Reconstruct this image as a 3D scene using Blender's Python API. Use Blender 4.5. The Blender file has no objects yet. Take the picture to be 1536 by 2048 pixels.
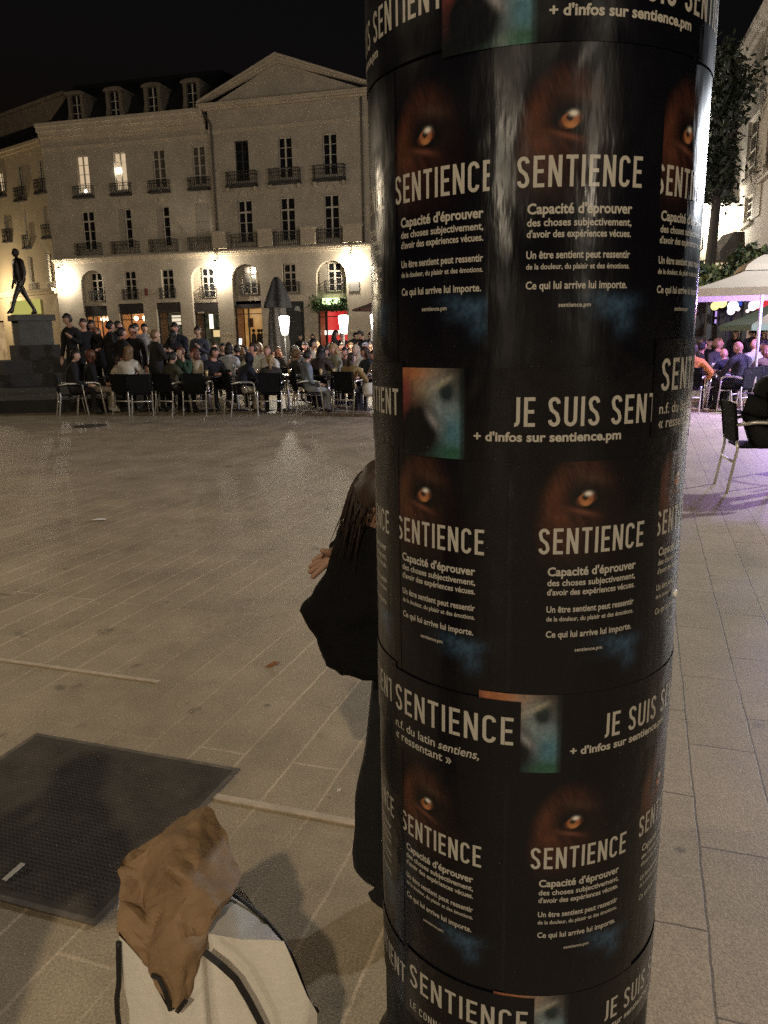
import bpy, bmesh, math, random
import numpy as np
from mathutils import Vector, Matrix, noise as mnoise
random.seed(11)
rng = np.random.default_rng(5)
scene = bpy.context.scene
COL = scene.collection
R_ = math.radians

# ------------------------------------------------------------------ camera
FPX, PITCH, ROLL, CAMH = 1547.0, R_(12.8), R_(1.03), 1.5
CF = Vector((0, math.cos(PITCH), -math.sin(PITCH)))
_r0 = Vector((1, 0, 0)); _u0 = Vector((0, math.sin(PITCH), math.cos(PITCH)))
CR = math.cos(ROLL) * _r0 - math.sin(ROLL) * _u0
CU = math.cos(ROLL) * _u0 + math.sin(ROLL) * _r0
CP = Vector((0, 0, CAMH))
cam = bpy.data.cameras.new('camera'); camo = bpy.data.objects.new('camera', cam); COL.objects.link(camo)
cam.sensor_fit = 'VERTICAL'; cam.sensor_height = 36; cam.sensor_width = 27; cam.lens = FPX / 2048 * 36
cam.clip_start = 0.05; cam.clip_end = 600
M = Matrix((CR, CU, -CF)).transposed().to_4x4(); M.translation = CP
camo.matrix_world = M
scene.camera = camo

# ------------------------------------------------------------------ night sky, city glow, exposure
world = bpy.data.worlds.new('World'); scene.world = world; world.use_nodes = True
wt = world.node_tree; bg = wt.nodes['Background']
sky = wt.nodes.new('ShaderNodeTexSky'); sky.sky_type = 'NISHITA'; sky.sun_disc = False
sky.sun_elevation = R_(-3); sky.sun_rotation = R_(150)
wt.links.new(sky.outputs[0], bg.inputs[0]); bg.inputs[1].default_value = 0.06
scene.view_settings.view_transform = 'Standard'; scene.view_settings.look = 'None'
scene.view_settings.exposure = 0.0; scene.view_settings.gamma = 1.0
scene.cycles.use_denoising = False
scene.cycles.sample_clamp_indirect = 4
scene.cycles.max_bounces = 6
fill_sun = bpy.data.lights.new('city_glow_fill', 'SUN'); fill_sun.energy = 0.05; fill_sun.angle = R_(60); fill_sun.color = (1, .86, .66)  # wide soft sun added as ambient fill, standing in for city glow
mo = bpy.data.objects.new('city_glow_fill', fill_sun); COL.objects.link(mo)
mo.rotation_euler = (R_(35), 0, R_(30))

def point(name, loc, power, col, r=.12):
    l = bpy.data.lights.new(name, 'POINT'); l.energy = power; l.color = col; l.shadow_soft_size = r
    o = bpy.data.objects.new(name, l); COL.objects.link(o); o.location = loc
    return o
WARM = (1, .80, .56)
# (position, power, colour) of the street lamps; the last two are unseen, added to brighten the facades
STREET = [((-.5, -9.0, 9.5), 3000, (1, .82, .58), 'tall street lamp with a warm lantern behind the carrier bag, nearest to it'),
          ((-9.4, -17.6, 5.7), 1300, (1, .84, .62), 'street lamp furthest from the terraces on the side of the bag'),
          ((10.0, -17.3, 5.7), 1300, (1, .86, .66), 'street lamp far behind the poster column'),
          ((-9.5, 3.0, 8.0), 620, (1, .80, .54), 'warm street lamp standing beyond the metal grate'),
          ((10.5, 11.2, 4.3), 3600, (.88, .93, 1), 'cool white street lamp beside the beige parasol'),
          ((7.0, 33.0, 9.0), 2000, (1, .86, .70), 'added street lamp hidden behind the poster column to brighten the facades'),
          ((-27.0, 33.0, 8.5), 2700, (1, .82, .58), 'added yellow street lamp out of view that brightens the corner house')]
for k, (p, w, c, _l) in enumerate(STREET):
    point('street_lamp_light', p, w, c, .14)

# ------------------------------------------------------------------ helpers
def ray(x, y): return CF + CR * ((x - 768) / FPX) + CU * ((1024 - y) / FPX)
def at(x, y, Y):                                   # point seen at (x, y) in the photograph, Y metres ahead
    v = ray(x, y); return CP + v * (Y / v.y)
def ground(x, y, z=0.0):
    v = ray(x, y); return CP + v * ((z - CAMH) / v.z)
def onplane(x, y, o, n):
    v = ray(x, y); return CP + v * ((o - CP).dot(n) / v.dot(n))

def tag(o, label=None, cat=None, group=None, kind=None):
    if label: o['label'] = label
    if cat: o['category'] = cat
    if group: o['group'] = group
    if kind: o['kind'] = kind
    return o
def empty(name, loc=(0, 0, 0), rz=0.0):
    o = bpy.data.objects.new(name, None); COL.objects.link(o); o.location = loc; o.rotation_euler = (0, 0, rz)
    o.empty_display_size = .2
    return o
def copy_tree(o, parent=None):
    c = o.copy(); COL.objects.link(c)
    if parent is not None: c.parent = parent
    for ch in o.children: copy_tree(ch, c)
    return c

class MB:
    def __init__(s): s.v = []; s.f = []; s.m = []; s.sm = []
    def add(s, vs, fs, mi=0, smooth=False):
        b = len(s.v); s.v += [tuple(p) for p in vs]
        for q in fs: s.f.append([b + i for i in q]); s.m.append(mi); s.sm.append(smooth)
    def box(s, x0, x1, y0, y1, z0, z1, mi=0):
        s.add([(x0,y0,z0),(x1,y0,z0),(x1,y1,z0),(x0,y1,z0),(x0,y0,z1),(x1,y0,z1),(x1,y1,z1),(x0,y1,z1)],
              [(0,3,2,1),(4,5,6,7),(0,1,5,4),(1,2,6,5),(2,3,7,6),(3,0,4,7)], mi)
    def tube(s, pts, r, n=8, mi=0, cap=True, smooth=True):
        pts = [Vector(p) for p in pts]; rr = r if isinstance(r, (list, tuple)) else [r] * len(pts)
        vs = []; prev = None
        for i, p in enumerate(pts):
            t = (pts[min(i + 1, len(pts) - 1)] - pts[max(i - 1, 0)]).normalized()
            a = prev - t * prev.dot(t) if prev is not None else t.orthogonal()
            if a.length < 1e-6: a = t.orthogonal()
            a.normalize(); b = t.cross(a); prev = a
            for k in range(n):
                w = 2 * math.pi * k / n; vs.append(p + (a * math.cos(w) + b * math.sin(w)) * rr[i])
        fs = [(i*n+k, i*n+(k+1)%n, (i+1)*n+(k+1)%n, (i+1)*n+k) for i in range(len(pts)-1) for k in range(n)]
        if cap: fs += [tuple(range(n-1,-1,-1)), tuple((len(pts)-1)*n+k for k in range(n))]
        s.add(vs, fs, mi, smooth)
    def lathe(s, prof, c=(0,0,0), n=16, mi=0, smooth=True, wob=None):
        vs = []; c = Vector(c)
        for (r, z) in prof:
            for k in range(n):
                w = 2*math.pi*k/n; q = r * (wob(w, z) if wob else 1)
                vs.append((c.x+q*math.cos(w), c.y+q*math.sin(w), c.z+z))
        L = len(prof)
        fs = [(i*n+k, i*n+(k+1)%n, (i+1)*n+(k+1)%n, (i+1)*n+k) for i in range(L-1) for k in range(n)]
        fs += [tuple(range(n-1,-1,-1)), tuple((L-1)*n+k for k in range(n))]
        s.add(vs, fs, mi, smooth)
    def prism(s, poly, d, mi=0):
        d = Vector(d); n = len(poly); P = [Vector(p) for p in poly]
        s.add(P + [p + d for p in P], [tuple(range(n)), tuple(range(2*n-1, n-1, -1))] + [(i, i+n, (i+1)%n+n, (i+1)%n) for i in range(n)], mi)
    def sphere(s, c, r, mi=0, nu=10, nv=8):
        c = Vector(c); r = r if isinstance(r, (tuple, list)) else (r, r, r)
        vs = [c + Vector((0,0,r[2]))]
        for i in range(1, nv):
            t = math.pi*i/nv
            for k in range(nu):
                w = 2*math.pi*k/nu; vs.append(c + Vector((r[0]*math.sin(t)*math.cos(w), r[1]*math.sin(t)*math.sin(w), r[2]*math.cos(t))))
        vs.append(c - Vector((0,0,r[2]))); e = len(vs)-1
        fs = [(0, 1+k, 1+(k+1)%nu) for k in range(nu)]
        for i in range(nv-2):
            a = 1+i*nu
            fs += [(a+k, a+nu+k, a+nu+(k+1)%nu, a+(k+1)%nu) for k in range(nu)]
        a = 1+(nv-2)*nu
        fs += [(a+k, e, a+(k+1)%nu) for k in range(nu)]
        s.add(vs, fs, mi, True)
    def build(s, name, mats, parent=None, loc=None, fix=True):
        me = bpy.data.meshes.new(name); me.from_pydata(s.v, [], s.f)
        mats = mats if isinstance(mats, (list, tuple)) else [mats]
        for m in mats: me.materials.append(m)
        me.polygons.foreach_set('material_index', s.m); me.polygons.foreach_set('use_smooth', s.sm)
        if fix:
            bm = bmesh.new(); bm.from_mesh(me); bmesh.ops.recalc_face_normals(bm, faces=bm.faces); bm.to_mesh(me); bm.free()
        me.update()
        o = bpy.data.objects.new(name, me); COL.objects.link(o)
        if parent is not None: o.parent = parent
        if loc is not None: o.location = loc
        return o

def crumple(o, cuts, amp, scale, smooth=.3):
    bm = bmesh.new(); bm.from_mesh(o.data)
    if cuts: bmesh.ops.subdivide_edges(bm, edges=bm.edges[:], cuts=cuts, use_grid_fill=True, smooth=smooth)
    for v in bm.verts:
        q = v.co*scale; v.co += Vector((mnoise.noise(q), mnoise.noise(q+Vector((7,3,1))), mnoise.noise(q+Vector((1,9,4)))))*amp
    for f in bm.faces: f.smooth = True
    bm.to_mesh(o.data); bm.free()

# ------------------------------------------------------------------ materials
def mat(name, col, rough=.7, metal=0.0, var=0.0, vscale=4.0, bump=0.0, bscale=30.0, spec=.5, emit=None, estr=0.0, coat=0.0):
    m = bpy.data.materials.new(name); m.use_nodes = True; nt = m.node_tree; b = nt.nodes['Principled BSDF']
    b.inputs['Base Color'].default_value = (*col, 1); b.inputs['Roughness'].default_value = rough
    b.inputs['Metallic'].default_value = metal; b.inputs['Specular IOR Level'].default_value = spec
    b.inputs['Coat Weight'].default_value = coat
    if emit: b.inputs['Emission Color'].default_value = (*emit, 1); b.inputs['Emission Strength'].default_value = estr
    tc = None
    if var or bump: tc = nt.nodes.new('ShaderNodeTexCoord')
    if var:
        n = nt.nodes.new('ShaderNodeTexNoise'); n.inputs['Scale'].default_value = vscale; n.inputs['Detail'].default_value = 6; n.inputs['Roughness'].default_value = .65
        nt.links.new(tc.outputs['Object'], n.inputs['Vector'])
        r = nt.nodes.new('ShaderNodeMapRange'); r.inputs[1].default_value = .3; r.inputs[2].default_value = .7
        r.inputs[3].default_value = 1 - var; r.inputs[4].default_value = 1 + var
        nt.links.new(n.outputs[0], r.inputs[0])
        x = nt.nodes.new('ShaderNodeVectorMath'); x.operation = 'SCALE'; x.inputs[0].default_value = col
        nt.links.new(r.outputs[0], x.inputs['Scale']); nt.links.new(x.outputs[0], b.inputs['Base Color'])
    if bump:
        n = nt.nodes.new('ShaderNodeTexNoise'); n.inputs['Scale'].default_value = bscale; n.inputs['Detail'].default_value = 4
        nt.links.new(tc.outputs['Object'], n.inputs['Vector'])
        bp = nt.nodes.new('ShaderNodeBump'); bp.inputs['Strength'].default_value = bump; bp.inputs['Distance'].default_value = .02
        nt.links.new(n.outputs[0], bp.inputs['Height']); nt.links.new(bp.outputs[0], b.inputs['Normal'])
    return m
def glow(name, col, s):
    m = bpy.data.materials.new(name); m.use_nodes = True; nt = m.node_tree; nt.nodes.clear()
    e = nt.nodes.new('ShaderNodeEmission'); e.inputs[0].default_value = (*col, 1); e.inputs[1].default_value = s
    o = nt.nodes.new('ShaderNodeOutputMaterial'); nt.links.new(e.outputs[0], o.inputs[0])
    return m
def interior(name, c1, c2, s, scale=1.2):            # what is seen through a lit shop window: warm and uneven
    m = bpy.data.materials.new(name); m.use_nodes = True; nt = m.node_tree; nt.nodes.clear()
    tc = nt.nodes.new('ShaderNodeTexCoord'); n = nt.nodes.new('ShaderNodeTexNoise'); n.inputs['Scale'].default_value = scale; n.inputs['Detail'].default_value = 5
    nt.links.new(tc.outputs['Object'], n.inputs['Vector'])
    r = nt.nodes.new('ShaderNodeValToRGB'); r.color_ramp.elements[0].position = .35; r.color_ramp.elements[1].position = .65
    r.color_ramp.elements[0].color = (*c1, 1); r.color_ramp.elements[1].color = (*c2, 1)
    nt.links.new(n.outputs[0], r.inputs[0])
    e = nt.nodes.new('ShaderNodeEmission'); e.inputs[1].default_value = s; nt.links.new(r.outputs[0], e.inputs[0])
    o = nt.nodes.new('ShaderNodeOutputMaterial'); nt.links.new(e.outputs[0], o.inputs[0])
    return m
def paving(name, base, joint, row, length, rough, wear, jsize=.006, fade=(.395, .55)):
    m = bpy.data.materials.new(name); m.use_nodes = True; nt = m.node_tree; L = nt.links; b = nt.nodes['Principled BSDF']
    tc = nt.nodes.new('ShaderNodeTexCoord')
    mp = nt.nodes.new('ShaderNodeMapping'); mp.inputs['Rotation'].default_value = (0, 0, R_(18.5 + 90)); mp.vector_type = 'TEXTURE'
    mp.inputs['Rotation'].default_value = (0, 0, R_(90 - 18.5))
    L.new(tc.outputs['Object'], mp.inputs['Vector'])
    wob = nt.nodes.new('ShaderNodeTexNoise'); wob.inputs['Scale'].default_value = 9; wob.inputs['Detail'].default_value = 3
    L.new(tc.outputs['Object'], wob.inputs['Vector'])
    wm = nt.nodes.new('ShaderNodeVectorMath'); wm.operation = 'SCALE'; wm.inputs['Scale'].default_value = .012
    L.new(wob.outputs['Color'], wm.inputs[0])
    wa = nt.nodes.new('ShaderNodeVectorMath'); wa.operation = 'ADD'; L.new(mp.outputs[0], wa.inputs[0]); L.new(wm.outputs[0], wa.inputs[1])
    br = nt.nodes.new('ShaderNodeTexBrick'); br.inputs['Scale'].default_value = 1
    br.inputs['Brick Width'].default_value = length; br.inputs['Row Height'].default_value = row
    br.inputs['Mortar Size'].default_value = jsize; br.inputs['Mortar Smooth'].default_value = .3; br.offset = .43; br.offset_frequency = 2; br.squash = 1
    c = base
    br.inputs['Color1'].default_value = (c[0]*.95, c[1]*.95, c[2]*.95, 1); br.inputs['Color2'].default_value = (c[0]*1.05, c[1]*1.05, c[2]*1.05, 1)
    br.inputs['Mortar'].default_value = (*joint, 1)
    L.new(wa.outputs[0], br.inputs['Vector'])
    # joints fade in and out where dirt has filled them
    fd = nt.nodes.new('ShaderNodeTexNoise'); fd.inputs['Scale'].default_value = .55; fd.inputs['Detail'].default_value = 3
    L.new(tc.outputs['Object'], fd.inputs['Vector'])
    fr = nt.nodes.new('ShaderNodeMapRange'); fr.inputs[1].default_value = fade[0]; fr.inputs[2].default_value = fade[1]; L.new(fd.outputs[0], fr.inputs[0])
    fm = nt.nodes.new('ShaderNodeMath'); fm.operation = 'MULTIPLY'; L.new(br.outputs['Fac'], fm.inputs[0]); L.new(fr.outputs[0], fm.inputs[1])
    nob = nt.nodes.new('ShaderNodeTexBrick'); nob.inputs['Scale'].default_value = 1
    nob.inputs['Brick Width'].default_value = length; nob.inputs['Row Height'].default_value = row; nob.inputs['Mortar Size'].default_value = 0; nob.offset = .43
    for k in ('Color1', 'Color2'): nob.inputs[k].default_value = br.inputs[k].default_value
    L.new(wa.outputs[0], nob.inputs['Vector'])
    mx = nt.nodes.new('ShaderNodeMix'); mx.data_type = 'RGBA'; L.new(fm.outputs[0], mx.inputs['Factor']); L.new(nob.outputs['Color'], mx.inputs['A']); mx.inputs['B'].default_value = (*joint, 1)
    # grain, blotches and dark stains
    g = nt.nodes.new('ShaderNodeTexNoise'); g.inputs['Scale'].default_value = 160; g.inputs['Detail'].default_value = 3; L.new(tc.outputs['Object'], g.inputs['Vector'])
    gr = nt.nodes.new('ShaderNodeMapRange'); gr.inputs[1].default_value = .3; gr.inputs[2].default_value = .7; gr.inputs[3].default_value = .72; gr.inputs[4].default_value = 1.28; L.new(g.outputs[0], gr.inputs[0])
    bl = nt.nodes.new('ShaderNodeTexNoise'); bl.inputs['Scale'].default_value = 1.7; bl.inputs['Detail'].default_value = 7; bl.inputs['Roughness'].default_value = .7; L.new(tc.outputs['Object'], bl.inputs['Vector'])
    b2 = nt.nodes.new('ShaderNodeMapRange'); b2.inputs[1].default_value = .3; b2.inputs[2].default_value = .7; b2.inputs[3].default_value = 1 - wear; b2.inputs[4].default_value = 1 + wear; L.new(bl.outputs[0], b2.inputs[0])
    st = nt.nodes.new('ShaderNodeTexNoise'); st.inputs['Scale'].default_value = 4.5; st.inputs['Detail'].default_value = 5; L.new(tc.outputs['Object'], st.inputs['Vector'])
    s2 = nt.nodes.new('ShaderNodeMapRange'); s2.inputs[1].default_value = .66; s2.inputs[2].default_value = .72; s2.inputs[3].default_value = 1; s2.inputs[4].default_value = .55; L.new(st.outputs[0], s2.inputs[0])
    vo = nt.nodes.new('ShaderNodeTexVoronoi'); vo.inputs['Scale'].default_value = 3.1; L.new(tc.outputs['Object'], vo.inputs['Vector'])
    vd = nt.nodes.new('ShaderNodeMath'); vd.operation = 'MULTIPLY_ADD'; L.new(g.outputs[0], vd.inputs[0]); vd.inputs[1].default_value = .05; L.new(vo.outputs['Distance'], vd.inputs[2])
    vr = nt.nodes.new('ShaderNodeMapRange'); vr.inputs[1].default_value = .055; vr.inputs[2].default_value = .085; vr.inputs[3].default_value = .55; vr.inputs[4].default_value = 1; L.new(vd.outputs[0], vr.inputs[0])
    vm = nt.nodes.new('ShaderNodeMath'); vm.operation = 'MULTIPLY'; L.new(s2.outputs[0], vm.inputs[0]); L.new(vr.outputs[0], vm.inputs[1]); s2 = vm
    p1 = nt.nodes.new('ShaderNodeMath'); p1.operation = 'MULTIPLY'; L.new(gr.outputs[0], p1.inputs[0]); L.new(b2.outputs[0], p1.inputs[1])
    p2 = nt.nodes.new('ShaderNodeMath'); p2.operation = 'MULTIPLY'; L.new(p1.outputs[0], p2.inputs[0]); L.new(s2.outputs[0], p2.inputs[1])
    sc = nt.nodes.new('ShaderNodeVectorMath'); sc.operation = 'SCALE'; L.new(mx.outputs['Result'], sc.inputs[0]); L.new(p2.outputs[0], sc.inputs['Scale'])
    L.new(sc.outputs[0], b.inputs['Base Color'])
    rr = nt.nodes.new('ShaderNodeMapRange'); rr.inputs[1].default_value = .3; rr.inputs[2].default_value = .7; rr.inputs[3].default_value = rough - .04; rr.inputs[4].default_value = rough + .05
    L.new(bl.outputs[0], rr.inputs[0]); L.new(rr.outputs[0], b.inputs['Roughness'])
    hs = nt.nodes.new('ShaderNodeMath'); hs.operation = 'MULTIPLY_ADD'; L.new(br.outputs['Fac'], hs.inputs[0]); hs.inputs[1].default_value = -.5; L.new(g.outputs[0], hs.inputs[2])
    bp = nt.nodes.new('ShaderNodeBump'); bp.inputs['Strength'].default_value = .35; bp.inputs['Distance'].default_value = .004
    L.new(hs.outputs[0], bp.inputs['Height']); L.new(bp.outputs[0], b.inputs['Normal'])
    return m

STONE = mat('tuffeau_stone', (.40, .355, .285), .85, var=.16, vscale=.9, bump=.06, bscale=6)
STONE2 = mat('pale_stone_trim', (.46, .40, .31), .85, var=.12, vscale=1.5)
STONEL = mat('yellowish_render', (.46, .38, .26), .85, var=.12, vscale=.8)
STONER = mat('grey_render', (.40, .37, .33), .85, var=.15, vscale=.8)
SLATE = mat('roof_slate', (.012, .012, .014), .6, var=.3, vscale=3)
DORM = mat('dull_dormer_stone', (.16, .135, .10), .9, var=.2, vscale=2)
FRAMEW = mat('painted_window_frame', (.5, .46, .38), .6)
GLASSC = mat('curtained_window_glass', (.075, .066, .052), .35, var=.4, vscale=5)
GLASSD = mat('dark_window_glass', (.012, .012, .014), .08, spec=.6)
IRON = mat('wrought_iron', (.02, .019, .02), .55)
WOODD = mat('dark_shop_joinery', (.022, .018, .018), .5)
SHUT = mat('grey_painted_shutter', (.30, .27, .22), .7)
ZINC = mat('drain_pipe_zinc', (.10, .085, .07), .6)
GRAN = mat('granite_plinth', (.075, .077, .072), .8, var=.25, vscale=5, bump=.3, bscale=25)
GRAN_DARK = mat('dark_granite_steps', (.022, .020, .019), .8, var=.3, vscale=3)  # darker than the plinth granite
BRONZE = mat('dark_bronze', (.035, .03, .028), .45, metal=.6, var=.3, vscale=6)
ALU = mat('aluminium_tube', (.78, .75, .69), .32, metal=.55)
WEAVE = mat('black_woven_resin', (.006, .006, .007), .8, bump=.4, bscale=90, spec=.2)
TABLE = mat('dark_table_top', (.04, .036, .034), .3)
CANVAS = mat('beige_parasol_canvas', (.50, .42, .34), .9, var=.06, vscale=3)
CANVASG = mat('green_parasol_canvas', (.16, .22, .16), .9)
CANVASD = mat('dark_folded_canvas', (.075, .068, .06), .9, var=.2, vscale=5)
CANVASK = mat('black_parasol_hood', (.018, .018, .02), .8)
POLEW = mat('pale_metal_pole', (.6, .58, .55), .4, metal=.3)
POLEK = mat('dark_metal_pole', (.03, .03, .03), .5)
LAMPW = glow('lamp_glass_warm', (1, .80, .52), 14)
LAMPT = glow('terrace_lamp_glass', (1, .93, .80), 17)
BULB = glow('shop_bulb', (1, .74, .42), 12)
GLOBE = glow('white_globe_lamp', (1, .93, .80), 14)

# ------------------------------------------------------------------ ground
PLAZA = paving('plaza_stone_strips', (.365, .298, .202), (.60, .48, .335), .19, 2.3, .52, .26, .0055)
SLABS = paving('slab_paving', (.385, .315, .225), (.15, .12, .085), .225, .62, .58, .17, .0038, (.25, .45))
g = MB(); g.add([(-130,-60,0),(130,-60,0),(130,200,0),(-130,200,0)], [(0,1,2,3)])
tag(g.build('plaza_ground', PLAZA), kind='structure')
# slab paving to the right of the column: its edge runs along the courses
v_ = Vector((math.sin(R_(18.5)), math.cos(R_(18.5)), 0)); w_ = Vector((v_.y, -v_.x, 0))
def ab(a, b, z=0.0): return w_ * a + v_ * b + Vector((0, 0, z))
g = MB(); g.add([ab(-.02,-8,.004), ab(14,-8,.004), ab(14,30,.004), ab(-.02,30,.004)], [(0,1,2,3)])
tag(g.build('slab_pavement', SLABS), kind='structure')
# pale stone band crossing the courses
BAND = mat('pale_joint_band', (.52, .43, .32), .7, var=.2, vscale=12)
g = MB(); g.box(-1.30, -.03, -.014, .014, .0, .004)
o = tag(g.build('pale_paving_band', BAND), kind='structure'); o.location = ab(0, 2.02, .001); o.rotation_euler = (0, 0, R_(-18.5))

g = MB(); g.box(-3.6, -2.0, -.011, .011, .0, .004)
o = tag(g.build('pale_paving_band', BAND), kind='structure'); o.location = ab(0, 2.735, .001); o.rotation_euler = (0, 0, R_(-18.5))
# sunk metal grate with a studded plate
GRATE = mat('studded_iron_plate', (.066, .056, .044), .7, spec=.25, var=.35, vscale=7)
gr = empty('metal_grate', ab(-1.74, 1.80), R_(-18.5)); tag(gr, 'dark studded metal plate sunk in the pale paving beside the bag', 'grate')
m = MB(); W2, H2 = .43, .375
m.box(-W2, W2, -H2, H2, -.02, .006); m.build('plate', GRATE, gr)
m = MB()
for i in range(52):
    for j in range(45):
        x = -W2 + .03 + i * (2*W2-.06)/51; y = -H2 + .03 + j*(2*H2-.06)/44; r = .0052
        m.add([(x-r,y,.006),(x,y-r,.006),(x+r,y,.006),(x,y+r,.006),(x,y,.0085)], [(0,1,4),(1,2,4),(2,3,4),(3,0,4)])
m.build('studs', GRATE, gr)
m = MB()
for (x0,x1,y0,y1) in ((-W2-.018,-W2,-H2-.018,H2+.018),(W2,W2+.018,-H2-.018,H2+.018),(-W2,W2,-H2-.018,-H2),(-W2,W2,H2,H2+.018)):
    m.box(x0,x1,y0,y1,-.02,.0065)
m.build('edge_frame', mat('worn_grate_rim', (.13,.11,.085), .6, var=.4, vscale=14), gr)

def flat_scrap(name, p, pts, th, material, rz=0.0, label=None, cat=None):
    m = MB(); m.prism([(x, y, .0) for x, y in pts], (0, 0, th))
    bmv = m.v
    m.v = [(x, y, z + .006*math.sin(x*60+y*35) + .007) for x, y, z in bmv]
    o = m.build(name, material); o.location = p; o.rotation_euler = (0, 0, rz); tag(o, label, cat); return o
PAPER = mat('white_paper', (.78, .74, .66), .8)
flat_scrap('paper_scrap', ground(198, 1041), [(-.055,-.03),(.03,-.035),(.06,.0),(.05,.04),(-.01,.03)], .004, PAPER, .2, 'small crumpled white paper lying alone on the open square', 'litter')
flat_scrap('paper_strip', ground(28, 1748, .012), [(-.032,-.009),(.032,-.009),(.032,.009),(-.032,.009)], .002, PAPER, R_(62), 'short white paper strip lying on the dark metal grate', 'litter')
flat_scrap('fallen_leaf', ground(545, 1332), [(-.035,0),(-.012,-.016),(.02,-.012),(.036,.003),(.012,.018),(-.014,.014)], .002, mat('dry_leaf', (.30,.13,.05), .8), .3, 'dry orange leaf on the paving beside the black coat', 'leaf')
flat_scrap('paper_scrap', ground(678, 1584, .004), [(-.008,-.006),(.007,-.006),(.008,.005),(-.006,.007)], .002, PAPER, 0, 'tiny white paper speck on the paving in front of the crouched person', 'litter')
m = MB(); m.lathe([(.30,.0),(.30,.006),(.26,.010)], n=24); o = m.build('manhole_cover', GRATE); o.location = ground(180, 852); tag(o, 'round dark iron manhole cover in the paving before the seated crowd', 'manhole cover')

# ------------------------------------------------------------------ the arcaded houses across the square
KS = 1.45                                            # facade drawing scale
ANG = R_(14.5)
FA = Vector((at(430, 500, 39.4).x * KS, 39.4 * KS, 0))
def S(s): return s * KS
def Z(z): return CAMH + (z - CAMH) * KS

def wall_panel(mb, x0, x1, z0, z1, opens, depth=.35, mi=0, y=0.0):
    xs = sorted({x0, x1, *[o[0] for o in opens], *[o[1] for o in opens]}); zs = sorted({z0, z1, *[o[2] for o in opens], *[o[3] for o in opens]})
    xs = [x for x in xs if x0 <= x <= x1]; zs = [z for z in zs if z0 <= z <= z1]
    for i in range(len(xs)-1):
        for j in range(len(zs)-1):
            cx, cz = (xs[i]+xs[i+1])/2, (zs[j]+zs[j+1])/2
            if any(o[0] < cx < o[1] and o[2] < cz < o[3] for o in opens): continue
            mb.add([(xs[i],y,zs[j]),(xs[i+1],y,zs[j]),(xs[i+1],y,zs[j+1]),(xs[i],y,zs[j+1])], [(0,1,2,3)], mi)
    for o in opens:
        a, b, c, d = o[:4]; arch = len(o) > 4 and o[4]
        if arch:
            cx, rx = (a+b)/2, (b-a)/2; rz = arch; n = 12
            pts = [(cx - rx*math.cos(math.pi*k/n), d - rz + rz*math.sin(math.pi*k/n)) for k in range(n+1)]
            for k in range(n):
                (xa, za), (xb, zb) = pts[k], pts[k+1]
                mb.add([(xa,y,za),(xb,y,zb),(xb,y,d),(xa,y,d)], [(0,1,2,3)], mi)
                mb.add([(xa,y,za),(xb,y,zb),(xb,y+depth,zb),(xa,y+depth,za)], [(0,1,2,3)], mi)
            top = d - rz
        else:
            top = d; mb.add([(a,y,d),(b,y,d),(b,y+depth,d),(a,y+depth,d)], [(0,1,2,3)], mi)
        mb.add([(a,y,c),(a,y,top),(a,y+depth,top),(a,y+depth,c)], [(0,1,2,3)], mi)
        mb.add([(b,y,c),(b,y,top),(b,y+depth,top),(b,y+depth,c)], [(0,1,2,3)], mi)
        if c > z0 + .02: mb.add([(a,y,c),(b,y,c),(b,y+depth,c),(a,y+depth,c)], [(0,1,2,3)], mi)

def window(parent, x0, x1, z0, z1, y, rows=3, transom=None, pane=None, arch=False, label=None, frame=FRAMEW):
    """a french window: frame with mullion and glazing bars, and its panes"""
    w, h = x1-x0, z1-z0; t = .07 * min(1, w/.9)
    m = MB()
    m.box(x0, x0+t, y, y+.07, z0, z1); m.box(x1-t, x1, y, y+.07, z0, z1); m.box(x0+t, x1-t, y, y+.07, z1-t, z1); m.box(x0+t, x1-t, y, y+.07, z0, z0+t)
    cx = (x0+x1)/2; m.box(cx-t*.8, cx+t*.8, y-.015, y+.06, z0+t, z1-t)
    zt = z1
    if transom: zt = z0 + h*transom; m.box(x0+t, x1-t, y-.01, y+.055, zt-t*.7, zt+t*.7)
    for k in range(1, rows):
        zz = z0 + (zt-z0)*k/rows; m.box(x0+t, x1-t, y+.012, y+.05, zz-.018, zz+.018)
    if arch:
        n = 8; rz = w*.28
        for sgn in (-1, 1):
            poly = [(cx+sgn*w/2, y-.01, z1), *[(cx+sgn*w/2*math.cos(math.pi/2*k/n), y-.01, z1-rz+rz*math.sin(math.pi/2*k/n)) for k in range(n+1)]]
            m.prism(poly, (0, .06, 0), 1)
    f = m.build('window', [frame, STONE], parent)
    p = MB(); p.box(x0+t*.5, x1-t*.5, y+.035, y+.05, z0+t*.5, z1-t*.5); p.build('pane', pane or (GLASSC if rng.random() < .22 else GLASSD), f)
    if label: f['label'] = label
    return f
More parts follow.
